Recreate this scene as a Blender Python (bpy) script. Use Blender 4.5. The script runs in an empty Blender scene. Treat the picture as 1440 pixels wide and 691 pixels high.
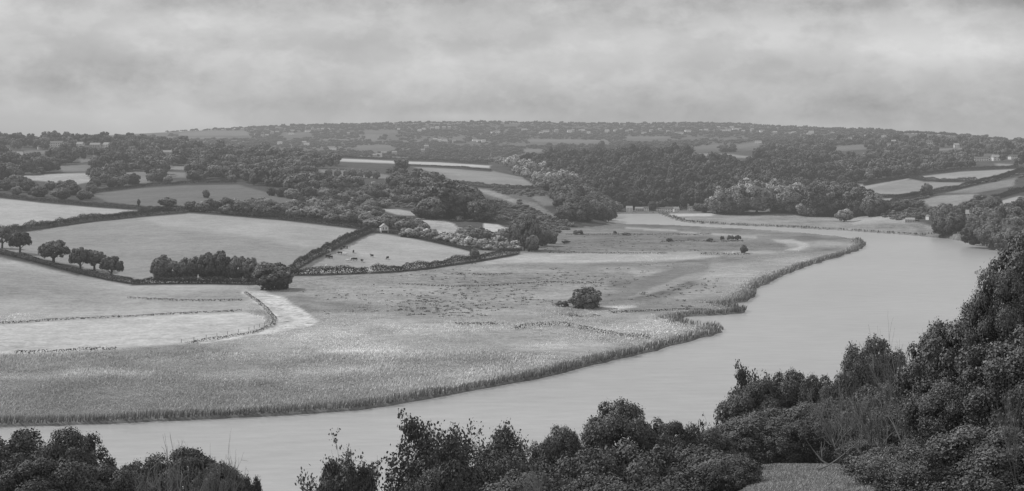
import bpy, math, random
import numpy as np
from mathutils import Vector, Matrix

random.seed(7); RNG = np.random.default_rng(7)
F, HY, CX, CH = 1978.0, 215.0, 720.0, 60.0      # focal length in px, eye-level row, centre column, eye height
sc = bpy.context.scene
COL = sc.collection

# ------------------------------------------------------------------ noise helpers
def _hash(ix, iy, s):
    h = (ix*374761393 + iy*668265263 + s*974634777) & 0xFFFFFFFF
    h = ((h ^ (h >> 13))*1274126177) & 0xFFFFFFFF
    return ((h ^ (h >> 16)) & 0xFFFF)/65535.0
def vnoise(x, y, s=0):
    x = np.asarray(x, float); y = np.asarray(y, float)
    ix = np.floor(x).astype(np.int64); iy = np.floor(y).astype(np.int64)
    fx = x-ix; fy = y-iy; fx = fx*fx*(3-2*fx); fy = fy*fy*(3-2*fy)
    a = _hash(ix, iy, s); b = _hash(ix+1, iy, s); c = _hash(ix, iy+1, s); d = _hash(ix+1, iy+1, s)
    return (a*(1-fx)+b*fx)*(1-fy)+(c*(1-fx)+d*fx)*fy
def fbm(x, y, s=0, o=4):
    t = 0; a = .5; n = 0
    for k in range(o):
        t = t+a*vnoise(x*2**k, y*2**k, s+k); n += a; a *= .5
    return t/n
def sstep(a, b, x):
    t = np.clip((x-a)/(b-a), 0, 1); return t*t*(3-2*t)

# ------------------------------------------------------------------ terrain
def zy(Y, y): return CH-Y*(y-HY)/F
NL = [(-60,60),(0,58.2),(20,52),(60,41.5),(100,31),(150,18),(200,6.5),(232,.9),(260,.8)]
NC = [(-60,60),(0,58.2),(20,53),(60,43),(100,34),(150,21),(200,9),(255,1),(290,.8)]
NR = [(-60,60),(0,58.2),(20,53.5),(40,49),(60,44.8),(80,41.2),(105,37),(150,25),(200,14),(280,3),(330,.8)]
NRR = [(-60,61),(0,58.3),(20,56),(60,50),(100,45),(150,38),(250,22),(400,8),(560,1)]
def P(*l): return [(Y, zy(Y, y)) for Y, y in l]
fl = [(600,.8)]
ST = {
 -700: NL+[(430,.8)]+P((600,395),(850,325),(1150,278),(1500,248),(2200,212),(2600,196),(3500,205),(5500,200),(8000,206)),
 0:   NL+[(500,.8)]+P((590,408),(720,360),(900,324),(1150,280),(1300,268),(1500,254),(1800,236),(2200,215),(2600,196),(3300,209),(5500,196),(8000,206)),
 150: NL+[(600,.8)]+P((690,387),(850,334),(1010,304),(1150,288),(1350,270),(1600,250),(2200,215),(2600,197),(3300,208),(5500,190),(8000,206)),
 262: NL+[(680,.8)]+P((760,358),(900,318),(1010,298),(1100,290),(1450,262),(1700,240),(2200,216),(2600,202),(3200,212),(4200,198),(5500,184),(8000,206)),
 400: NL+[(690,.9)]+P((780,350),(950,311),(1050,301),(1150,288),(1250,276),(1600,250),(2000,225),(2200,216),(2700,226),(4000,203),(5500,177),(8000,200)),
 550: NL+[(715,.9)]+P((800,355),(930,327),(1080,303),(1250,284),(1500,256),(1900,236),(2300,223),(2800,228),(4000,203),(5500,173),(8000,200)),
 640: NC+[(760,.9)]+P((860,348),(960,328),(1100,303),(1250,286),(1450,263),(1750,241),(1950,234.5),(2250,226),(2800,228),(4000,203),(5500,171.5),(8000,200)),
 700: NC+[(880,.8)]+P((960,331),(1100,302),(1250,278),(1400,263),(1600,251),(1800,240),(1950,236),(2200,230),(2700,233),(3900,205),(5500,171.5),(8000,200)),
 780: NC+[(1100,.8)]+P((1170,300),(1300,272),(1420,262),(1550,262),(1800,258),(2000,240),(2350,218),(2800,222),(4000,203),(5500,173),(8000,200)),
 860: NC+[(1400,.8)]+P((1500,283),(1750,252),(2200,218),(2700,219),(4000,203),(5500,174.5),(8000,200)),
 950: NC+[(1405,.8)]+P((1430,297),(1600,268),(1850,240),(2200,219),(2700,217),(4000,199),(5500,173),(8000,200)),
 1050: NR+[(1180,.8),(1340,1)]+P((1390,289),(1470,275),(1560,268),(1720,254),(2200,226),(2500,218),(4000,198),(5500,174.5),(8000,200)),
 1130: NR+[(1100,.8),(1300,1)]+P((1370,290),(1470,277),(1700,262),(2200,226),(2500,216),(3700,196),(5000,179),(8000,200)),
 1200: NR+[(1080,.8),(1300,1)]+P((1360,288),(1480,274),(1650,259),(1850,244),(2400,218),(3500,196),(4500,181),(8000,200)),
 1300: NR+[(1010,.8),(1100,1)]+P((1200,297),(1330,284),(1480,269),(1750,250),(1850,243),(2300,221),(3300,192),(3800,187),(8000,200)),
 1440: NRR+[(830,.8)]+P((960,318),(1150,290),(1350,266),(1650,241),(2100,224),(3000,202),(3400,200),(6000,206),(8000,208)),
 2200: NRR+[(830,1)]+P((960,300),(1300,262),(1650,236),(2100,218),(3000,200),(3400,202),(6000,206),(8000,208)),
}
_us = sorted(ST)
UG = np.arange(-1300, 2801, 10.0); VG = np.linspace(math.log(60.0), math.log(8120.0), 620)
YG = np.exp(VG)-120
_cols = np.array([np.interp(VG, [math.log(p[0]+120) for p in ST[u]], [p[1] for p in ST[u]]) for u in _us])
HG = np.empty((len(UG), len(VG)))
for j in range(len(VG)): HG[:, j] = np.interp(UG, _us, _cols[:, j])
def _gs(a, s, ax):
    k = np.exp(-.5*(np.arange(-int(3*s), int(3*s)+1)/s)**2); k /= k.sum()
    pad = [(0, 0), (0, 0)]; pad[ax] = (len(k)//2, len(k)//2)
    b = np.pad(a, pad, mode='edge')
    return np.apply_along_axis(lambda r: np.convolve(r, k, 'valid'), ax, b)
HS = _gs(_gs(HG, 2.6, 0), 2.6, 1)
flat = HG < 1.3
HS = np.where(flat, HG, HS)
def Hraw(X, Y, fine=True):
    X = np.asarray(X, float); Y = np.asarray(Y, float)
    u = CX+F*X/np.maximum(Y, 60); v = np.log(np.clip(Y, -58, 7990)+120)
    a = np.clip((u-UG[0])/10, 0, len(UG)-1.001); b = np.clip((v-VG[0])/(VG[1]-VG[0]), 0, len(VG)-1.001)
    i = a.astype(int); j = b.astype(int); a = a-i; b = b-j
    h = (HS[i, j]*(1-a)+HS[i+1, j]*a)*(1-b)+(HS[i, j+1]*(1-a)+HS[i+1, j+1]*a)*b
    if not fine: return h
    amp = sstep(2, 14, h)
    h = h+amp*((fbm(X/60, Y/60, 5, 3)-.5)*2.2*sstep(500, 1500, Y)+(fbm(X/12, Y/12, 6, 2)-.5)*(.2+.4*sstep(200, 400, Y)))
    return h
def upx(x, y, z=0.0):
    Y = F*(CH-z)/(y-HY); return ((x-CX)*Y/F, Y)
MARSH_EDGE = [(-900,596),(-400,598),(0,601),(80,599),(150,597),(220,593),(300,590),(380,586),(450,581),(500,577),(550,571),(600,562),(650,552),(700,543),(750,534),
 (800,523),(830,514),(850,511),(880,503),(905,497),(925,494),(942,487),(965,482),(985,475),(1000,473),(1013,467),(1008,462),(985,460),(950,454),(965,446),(1000,444),(1020,443.5),
 (1043,441),(1047,437),(1032,434),(1012,431),(1030,428),(1050,424),(1062,414),(1066,406),(1080,398),(1100,389),(1125,379),(1150,371),(1180,361),(1200,355),(1213,349),(1217,344),(1208,338),
 (1180,333.5),(1120,328),(1060,323.5),(1000,320.5),(940,317.5),(880,316),(848,315)]
FARBANK = [(848,311.5),(859,309),(862,301.3),(900,300.8),(927,300.6),(932,304),(945,308),(958,312),(985,315),(1050,318),(1100,320),(1200,325.5),(1280,331),(1330,335.5),(1350,338),(1385,345),(1398,351)]
river = [upx(*p) for p in MARSH_EDGE]+[upx(*p) for p in FARBANK]
for u, Y in [(1412,820),(1400,760),(1392,725),(1372,712),(1366,700),(1384,684),(1396,650),(1392,600),(1372,500),(1300,400),(1200,350),(1030,300),(900,262),(720,242),(400,233),(0,228),(-400,228),(-900,228)]:
    river.append(((u-CX)*Y/F, Y))
river = np.array(river)
def polydist(px, py, poly):
    """signed distance: positive outside"""
    d = np.full(px.shape, 1e12); ins = np.zeros(px.shape, bool); n = len(poly)
    for k in range(n):
        ax, ay = poly[k]; bx, by = poly[(k+1) % n]
        ex, ey = bx-ax, by-ay; L = ex*ex+ey*ey+1e-12
        t = np.clip(((px-ax)*ex+(py-ay)*ey)/L, 0, 1)
        d = np.minimum(d, (px-ax-t*ex)**2+(py-ay-t*ey)**2)
        if ay != by:
            c = ((ay > py) != (by > py)) & (px < (bx-ax)*(py-ay)/(by-ay)+ax)
            ins ^= c
    d = np.sqrt(d)
    return np.where(ins, -d, d)
def river_sd(X, Y):
    X = np.asarray(X, float); Y = np.asarray(Y, float)
    wob = (fbm(X/9, Y/9, 11, 3)-.5)*3.2*np.clip(Y/500, .5, 2)
    return polydist(X, Y, river)+wob
def Hfull(X, Y):
    h = Hraw(X, Y); s = river_sd(X, Y)
    k = sstep(-2.5, 1.2, s)
    return -2.0+(h+2.0)*k, s
_YS = np.exp(np.linspace(math.log(45), math.log(7800), 1500))
def hit(x, y, ymin=45, ymax=7800):
    """first point of the ground seen along the direction (x, y)"""
    Y = _YS[(_YS >= ymin) & (_YS <= ymax)]; X = (x-CX)*Y/F
    h = np.maximum(Hraw(X, Y, False), 0.0); r = CH-Y*(y-HY)/F
    w = np.nonzero(r <= h)[0]
    if len(w) == 0: return None
    i = w[0]; Yi = float(Y[i])
    if i > 0:
        a = r[i-1]-h[i-1]; b = h[i]-r[i]; Yi = float(Y[i-1]+(Y[i]-Y[i-1])*a/max(a+b, 1e-6))
    Xi = (x-CX)*Yi/F
    return Vector((Xi, Yi, max(0.0, gz(Xi, Yi))))
def gz(X, Y): return float(Hraw(np.array([X]), np.array([Y]))[0])

# ------------------------------------------------------------------ materials
def new_mat(name):
    m = bpy.data.materials.new(name); m.use_nodes = True; nt = m.node_tree
    b = nt.nodes['Principled BSDF']; b.inputs['Roughness'].default_value = .85
    b.inputs['Specular IOR Level'].default_value = .25
    return m, nt, b
def nd(nt, t, **k):
    n = nt.nodes.new(t)
    for a, v in k.items(): setattr(n, a, v)
    return n
def mth(nt, op, a, b=None, clamp=False):
    n = nt.nodes.new('ShaderNodeMath'); n.operation = op; n.use_clamp = clamp
    for i, s in enumerate((a, b)):
        if s is None: continue
        if isinstance(s, (int, float)): n.inputs[i].default_value = s
        else: nt.links.new(s, n.inputs[i])
    return n.outputs[0]
def noise_n(nt, vec, scale, detail=3, rough=.6):
    n = nt.nodes.new('ShaderNodeTexNoise'); n.inputs['Scale'].default_value = scale
    n.inputs['Detail'].default_value = detail; n.inputs['Roughness'].default_value = rough
    nt.links.new(vec, n.inputs['Vector']); return n.outputs['Fac']
def grey(nt, val):
    c = nt.nodes.new('ShaderNodeCombineColor')
    for i in range(3): nt.links.new(val, c.inputs[i])
    return c.outputs[0]

def plain(name, v, var=.25, scale=1.0, rough=.85, spec=.25):
    m, nt, b = new_mat(name)
    g = nd(nt, 'ShaderNodeNewGeometry').outputs['Position']
    n = noise_n(nt, g, scale, 4)
    val = mth(nt, 'MULTIPLY', mth(nt, 'ADD', mth(nt, 'MULTIPLY', mth(nt, 'SUBTRACT', n, .5), 2*var), 1), v)
    nt.links.new(grey(nt, val), b.inputs['Base Color'])
    b.inputs['Roughness'].default_value = rough; b.inputs['Specular IOR Level'].default_value = spec
    return m

# ground
mGround, nt, b = new_mat('ground')
gp = nd(nt, 'ShaderNodeNewGeometry').outputs['Position']
tone = nd(nt, 'ShaderNodeAttribute', attribute_name='tone').outputs['Fac']
rg = nd(nt, 'ShaderNodeAttribute', attribute_name='rg').outputs['Fac']
n1 = noise_n(nt, gp, .75, 5, .8); n2 = noise_n(nt, gp, .16, 5, .65); n3 = noise_n(nt, gp, .022, 4, .6)
mp = nd(nt, 'ShaderNodeMapping'); nt.links.new(gp, mp.inputs[0]); mp.inputs['Scale'].default_value = (.09, .28, .2); mp.inputs['Rotation'].default_value = (0, 0, .06)
n4 = noise_n(nt, mp.outputs[0], 1.0, 5, .7)
s = mth(nt, 'ADD', mth(nt, 'MULTIPLY', mth(nt, 'SUBTRACT', n1, .5), 2.0), mth(nt, 'MULTIPLY', mth(nt, 'SUBTRACT', n2, .5), 1.0))
s = mth(nt, 'ADD', s, mth(nt, 'MULTIPLY', mth(nt, 'SUBTRACT', n3, .5), 1.1))
s = mth(nt, 'ADD', s, mth(nt, 'MULTIPLY', mth(nt, 'SUBTRACT', n4, .5), .7))
amp = mth(nt, 'ADD', mth(nt, 'MULTIPLY', rg, .75), .50)
val = mth(nt, 'MULTIPLY', tone, mth(nt, 'ADD', mth(nt, 'MULTIPLY', s, amp), 1.0))
# dark tussocks and holes where the grass is rough
n5 = noise_n(nt, gp, .34, 3, .6)
dk = nd(nt, 'ShaderNodeMapRange'); nt.links.new(n5, dk.inputs[0]); dk.inputs[1].default_value = .58; dk.inputs[2].default_value = .70; dk.inputs[3].default_value = 0; dk.inputs[4].default_value = .55
val = mth(nt, 'MULTIPLY', val, mth(nt, 'SUBTRACT', 1.0, mth(nt, 'MULTIPLY', dk.outputs[0], rg)))
val = mth(nt, 'MAXIMUM', val, .015)
nt.links.new(grey(nt, val), b.inputs['Base Color']); b.inputs['Roughness'].default_value = .95; b.inputs['Specular IOR Level'].default_value = .08
bp = nd(nt, 'ShaderNodeBump'); bp.inputs['Strength'].default_value = .35; bp.inputs['Distance'].default_value = .6
nt.links.new(n1, bp.inputs['Height']); nt.links.new(bp.outputs[0], b.inputs['Normal'])

# water
mWater, nt, b = new_mat('water')
gp = nd(nt, 'ShaderNodeNewGeometry').outputs['Position']
big = noise_n(nt, gp, .006, 3); 
mp = nd(nt, 'ShaderNodeMapping'); nt.links.new(gp, mp.inputs[0]); mp.inputs['Scale'].default_value = (.010, .022, 1); mp.inputs['Rotation'].default_value = (0, 0, -.5)
str_ = noise_n(nt, mp.outputs[0], 1.0, 4)
val = mth(nt, 'ADD', .385, mth(nt, 'MULTIPLY', mth(nt, 'SUBTRACT', big, .5), .12))
val = mth(nt, 'ADD', val, mth(nt, 'MULTIPLY', mth(nt, 'SUBTRACT', str_, .5), .07))
nt.links.new(grey(nt, val), b.inputs['Base Color']); b.inputs['Roughness'].default_value = .31; b.inputs['Specular IOR Level'].default_value = .5
b.inputs['IOR'].default_value = 1.33
mp = nd(nt, 'ShaderNodeMapping'); nt.links.new(gp, mp.inputs[0]); mp.inputs['Rotation'].default_value = (0, 0, -1.0); mp.inputs['Scale'].default_value = (.10, .36, 1)
w1 = noise_n(nt, mp.outputs[0], .9, 3, .55)
mp2 = nd(nt, 'ShaderNodeMapping'); nt.links.new(gp, mp2.inputs[0]); mp2.inputs['Rotation'].default_value = (0, 0, -.35); mp2.inputs['Scale'].default_value = (.3, 1.0, 1)
w2 = noise_n(nt, mp2.outputs[0], 1.6, 2, .5)
hgt = mth(nt, 'ADD', w1, mth(nt, 'MULTIPLY', w2, .35))
bp = nd(nt, 'ShaderNodeBump'); bp.inputs['Strength'].default_value = .45; bp.inputs['Distance'].default_value = .28
rip = mth(nt, 'ADD', 1.0, mth(nt, 'MULTIPLY', mth(nt, 'SUBTRACT', hgt, .67), .42))  # ripple shading painted in: colour lightens with wave height
nt.links.new(grey(nt, mth(nt, 'MULTIPLY', val, rip)), b.inputs['Base Color'])
nt.links.new(hgt, bp.inputs['Height']); nt.links.new(bp.outputs[0], b.inputs['Normal'])

def leaf_mat(name, v, clump=.35, cs=.5, spec=.25, rough=.6, objvar=.35, trans=0):
    m, nt, b = new_mat(name)
    at = nd(nt, 'ShaderNodeAttribute', attribute_name='lt').outputs['Fac']
    gp = nd(nt, 'ShaderNodeNewGeometry').outputs['Position']
    n = noise_n(nt, gp, cs, 3)
    oi = nd(nt, 'ShaderNodeObjectInfo').outputs['Random']
    x = mth(nt, 'MULTIPLY', at, v)
    x = mth(nt, 'MULTIPLY', x, mth(nt, 'ADD', mth(nt, 'MULTIPLY', mth(nt, 'SUBTRACT', n, .5), 2*clump), 1))
    x = mth(nt, 'MULTIPLY', x, mth(nt, 'ADD', mth(nt, 'MULTIPLY', mth(nt, 'SUBTRACT', oi, .5), 2*objvar), 1))
    nt.links.new(grey(nt, x), b.inputs['Base Color'])
    b.inputs['Roughness'].default_value = rough; b.inputs['Specular IOR Level'].default_value = spec
    return m
mLeafNear = leaf_mat('near_foliage', .125, .35, .45, .15, .65, .22)
mLeafDark = leaf_mat('dark_foliage', .105, .35, .45, .15, .65, .2)
mLeafPale = leaf_mat('pale_foliage', .15, .35, .5, .15, .65, .15)
mLeafMid = leaf_mat('tree_foliage', .18, .25, .15, .15, .7, .32)
mLeafMidPale = leaf_mat('pale_tree_foliage', .33, .25, .15, .15, .7, .3)
mHedge = leaf_mat('hedge_foliage', .047, .3, .3, .15, .7, .15)
mWood = leaf_mat('woodland_foliage', .165, .40, .015, .1, .8, .40)
mScrub = leaf_mat('scrub_foliage', .23, .40, .03, .1, .8, .3)
mWoodHill = leaf_mat('hill_woodland_foliage', .105, .35, .015, .1, .8, .35)
mWoodFar = leaf_mat('far_woodland_foliage', .125, .15, .006, .05, .9, .13)
mWoodPale = leaf_mat('pale_woodland_foliage', .42, .35, .02, .1, .8, .4)  # lighter copy of the woodland foliage; sunlight on the point wood put into colour
mReed = leaf_mat('reed_blades', .68, .4, .06, .1, .8, .0)
mReedDark = leaf_mat('bank_reed_blades', .34, .4, .08, .1, .8, .0)
mGrass = leaf_mat('short_grass', .30, .3, .3, .1, .8, .0)
mBark = plain('bark', .10, .4, 2.0)
mDead = plain('dead_wood', .17, .3, 3.0)
mWall = plain('white_render', .75, .08, .5)
mWallG = plain('grey_render', .42, .12, .5)
mSlate = plain('slate_roof', .16, .2, .8)
mSlatePale = plain('pale_roof', .38, .15, .8)
mPane = plain('dark_window', .03, .1, 1, .2, .5)
mBrick = plain('chimney_brick', .25, .2, 2)
mPost = plain('weathered_post', .12, .2, 3)

# ------------------------------------------------------------------ mesh helpers
def mesh_np(name, V, Fc, mat, attrs=None, smooth=False):
    """V (n,3); Fc (m,k) index array"""
    V = np.ascontiguousarray(V, np.float32); Fc = np.ascontiguousarray(Fc, np.int32)
    me = bpy.data.meshes.new(name); k = Fc.shape[1]
    me.vertices.add(len(V)); me.vertices.foreach_set('co', V.ravel())
    me.loops.add(Fc.size); me.loops.foreach_set('vertex_index', Fc.ravel())
    me.polygons.add(len(Fc)); me.polygons.foreach_set('loop_start', np.arange(0, Fc.size, k, dtype=np.int32))
    if smooth: me.polygons.foreach_set('use_smooth', np.ones(len(Fc), bool))
    me.update(calc_edges=True)
    if attrs:
        for a, v in attrs.items():
            at = me.attributes.new(a, 'FLOAT', 'POINT'); at.data.foreach_set('value', np.ascontiguousarray(v, np.float32).ravel())
    me.materials.append(mat)
    return me
def mesh_py(name, V, Fc, mat):
    me = bpy.data.meshes.new(name); me.from_pydata([tuple(v) for v in V], [], Fc); me.update(); me.materials.append(mat); return me
def ob(name, me, parent=None):
    o = bpy.data.objects.new(name, me); COL.objects.link(o)
    if parent is not None: o.parent = parent
    return o
def tag(o, label=None, cat=None, group=None, kind=None):
    if label: o['label'] = label
    if cat: o['category'] = cat
    if group: o['group'] = group
    if kind: o['kind'] = kind
    return o
def copy_tree(o, parent=None):
    c = o.copy(); COL.objects.link(c); c.parent = parent
    for ch in kids.get(o, ()): kids.setdefault(c, []).append(copy_tree(ch, c))
    return c
kids = {}
def quads_from(C, N, S, asp=1.5):
    """leaf quads at centres C, normals N, sizes S"""
    n = len(C); r = RNG.normal(size=(n, 3)); N = N/np.linalg.norm(N, axis=1, keepdims=True)
    A = np.cross(N, r); A /= np.linalg.norm(A, axis=1, keepdims=True)+1e-9; B = np.cross(N, A)
    S = S[:, None]
    bend = N*S*RNG.uniform(-.25, .25, (n, 1))
    V = np.stack([C-A*S*.5*asp, C+B*S*.5+bend, C+A*S*.5*asp, C-B*S*.5+bend], 1).reshape(-1, 3)
    return V, np.arange(4*n).reshape(-1, 4)
def tube(p, r, seg=5):
    """tube along points p with radii r"""
    V = []; Fc = []; n = len(p)
    for i in range(n):
        d = (p[min(i+1, n-1)]-p[max(i-1, 0)]); d = d/(np.linalg.norm(d)+1e-9)
        a = np.cross(d, [0.3, .9, .1]); a /= np.linalg.norm(a)+1e-9; b = np.cross(d, a)
        for k in range(seg):
            t = 2*math.pi*k/seg; V.append(p[i]+(a*math.cos(t)+b*math.sin(t))*r[i])
    for i in range(n-1):
        for k in range(seg):
            Fc.append((i*seg+k, i*seg+(k+1) % seg, (i+1)*seg+(k+1) % seg, (i+1)*seg+k))
    return V, Fc
class Acc:
    def __init__(s): s.V = []; s.F = []
    def add(s, V, Fc):
        o = len(s.V); s.V += list(V); s.F += [tuple(i+o for i in f) for f in Fc]
    def box(s, x0, x1, y0, y1, z0, z1):
        s.add([(x0,y0,z0),(x1,y0,z0),(x1,y1,z0),(x0,y1,z0),(x0,y0,z1),(x1,y0,z1),(x1,y1,z1),(x0,y1,z1)],
              [(0,3,2,1),(4,5,6,7),(0,1,5,4),(1,2,6,5),(2,3,7,6),(3,0,4,7)])
    def mesh(s, name, mat): return mesh_py(name, s.V, s.F, mat)

# ------------------------------------------------------------------ ground sheet
tcore = np.arange(-.42, .4201, .00165)
tside = np.concatenate([np.linspace(.43, .9, 60), np.linspace(1, 3, 20)])
T = np.concatenate([-tside[::-1], tcore, tside])
rows = [-58.0]
while rows[-1] < 7900: rows.append(rows[-1]+max(1.2, .0055*(rows[-1]+60)) if rows[-1] > 0 else rows[-1]+4)
R = np.array(rows)
YY, TT = np.meshgrid(R, T, indexing='ij'); XX = TT*(YY+120)
ZZ, SD = Hfull(XX, YY)
nr, nc = YY.shape
pxv = CX+F*XX/np.maximum(YY, 1); pyv = HY-F*(ZZ-CH)/np.maximum(YY, 1)
land = SD > 0
marsh = (ZZ < 1.6) & (YY > 260)
tone = np.where(YY < 260, .06, .075); rgv = np.where(YY < 260, .6, .8)
big = fbm(XX/70, YY/70, 21, 4); midn = fbm(XX/16, YY/22, 31, 3)
mt = .265+(big-.5)*.34+(midn-.5)*.20
mt = mt*(1-.22*sstep(600, 1000, YY))
tone = np.where(marsh, mt, tone); rgv = np.where(marsh, .45, rgv)
# far farmland patchwork
far = YY > 2750
cx = np.floor((XX+90*fbm(XX/300, YY/300, 41))/170); cy = np.floor((YY+160*fbm(XX/300, YY/300, 42))/330)
cellr = _hash(cx.astype(np.int64), cy.astype(np.int64), 9)
tone = np.where(far, .105+.10*np.clip(cellr-.45, 0, 1), tone); rgv = np.where(far, .3, rgv)
wobx = (fbm(XX/14, YY/14, 51, 2)-.5)*3; woby = (fbm(XX/14, YY/14, 52, 2)-.5)*1.2
def paint(poly, t, r=None, soft=1.4, ymin=0, ymax=9000, only=None, wob=1.0, mixf=1.0):
    global tone, rgv
    xs = [p[0] for p in poly]; ys = [p[1] for p in poly]
    m = (pxv > min(xs)-6) & (pxv < max(xs)+6) & (pyv > min(ys)-6) & (pyv < max(ys)+6) & (YY > ymin) & (YY < ymax)
    if only is not None: m &= only
    if not m.any(): return
    d = polydist(pxv[m]+wobx[m]*wob, pyv[m]+woby[m]*wob, poly)
    k = sstep(soft, -soft, d)*mixf
    tone[m] = tone[m]*(1-k)+t*k
    if r is not None: rgv[m] = rgv[m]*(1-k)+r*k
mz = marsh
# marsh and meadow
paint([(-300,500),(20,500),(165,494),(260,487),(400,480),(620,470),(760,490),(860,500),(800,530),(540,575),(0,605),(-300,605)], .25, .4, 14, only=mz, wob=3, mixf=.6)
paint([(380,446),(620,452),(900,452),(990,450),(1000,468),(900,492),(700,500),(420,500),(330,490)], .35, .5, 14, only=mz, wob=5, mixf=.6)
paint([(500,505),(700,512),(820,490),(900,495),(700,530),(560,520)], .33, .5, 8, only=mz, wob=5, mixf=.5)
paint([(-300,456),(0,456),(90,450),(250,442),(345,439),(372,446),(378,456),(350,470),(250,484),(165,491),(20,498),(-300,505)], .47, .35, 3)
paint([(-300,362),(0,362),(60,376),(120,391),(180,401),(340,399),(352,412),(372,436),(340,439),(250,442),(90,451),(0,457),(-300,459)], .36, .3, 2)
paint([(-300,372),(0,376),(120,402),(230,412),(120,428),(0,424),(-300,420)], .25, .3, 9, wob=3, mixf=.7)
paint([(200,412),(340,405),(345,425),(200,424)], .29, .6, 4, mixf=.7)
paint([(402,390),(700,370),(830,385),(870,410),(700,430),(450,425),(402,402)], .27, .9, 6, only=mz, wob=3)
paint([(640,395),(760,384),(880,380),(900,392),(820,402),(660,408)], .24, 1, 5, only=mz, wob=3)
paint([(760,330),(1000,333),(1100,340),(1110,350),(1000,354),(800,352),(745,355)], .185, .95, 3, only=mz)
paint([(790,318),(850,316),(1000,323),(1090,331),(1000,330),(800,326)], .20, .8, 2, only=mz)
paint([(680,357),(900,357),(1010,360),(960,367),(880,369),(680,372)], .40, .3, 2.5, only=mz, wob=2)
paint([(845,424),(900,392),(960,373),(1030,366),(1100,362),(1010,378),(930,402),(880,422)], .20, .3, 3, only=mz, wob=2)
paint([(880,420),(960,388),(1040,372),(1085,367),(1000,385),(920,412)], .30, .3, 2, only=mz, wob=1)
paint([(1000,370),(1120,362),(1190,350),(1150,372),(1080,395),(1050,415),(930,425),(990,395)], .33, .4, 5, only=mz, wob=3, mixf=.7)
paint([(1085,337),(1115,337),(1134,342),(1138,347),(1122,353),(1105,352),(1124,347),(1118,342),(1095,341)], .42, .3, 2, only=mz)
paint([(845,431),(890,430),(897,432),(870,435),(848,434)], .45, .2, 1.2)
for a, b_, yc, y2 in [(878,912,320.2,322),(903,950,322.4,325),(955,985,327,329),(1000,1030,329,331),(1028,1062,331.5,334.5)]:
    paint([(a,yc-1),(b_,yc+.6),(b_+3,y2+1),(a+2,yc+1.6)], .37, .5, 1.4)
paint([(338,411),(372,409),(398,419),(426,436),(449,451),(430,459),(395,465),(350,473),(300,481),(252,486),(300,478),(350,470),(380,461),(386,450),(372,436),(352,421)], .54, .9, 1.1, wob=2.5)
paint([(352,416),(372,424),(400,440),(415,450),(380,462),(340,472),(330,472),(385,458),(398,448),(376,432),(358,422)], .42, .9, 2, wob=3, mixf=.7)
for px_, py_, rx, ry, t_ in [(950,452,50,9,.42),(600,462,50,8,.42),(790,486,70,5,.42),(110,528,110,5,.36),(505,491,60,5,.44),(470,520,60,6,.34),(250,545,120,7,.22),(60,560,120,8,.22),(880,462,40,5,.40),(700,440,90,6,.34),(560,415,80,6,.33),(760,415,60,4,.34),(460,470,50,8,.40),(660,505,80,5,.24),(300,515,100,7,.24),(900,478,60,5,.27)]:
    paint([(px_+rx*math.cos(a_/12*6.283)*(1+.2*math.sin(a_*3)), py_+ry*math.sin(a_/12*6.283)-(px_+rx*math.cos(a_/12*6.283)-px_)*.03) for a_ in range(12)], t_, .5, 6, only=mz, wob=6, mixf=.75)
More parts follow.
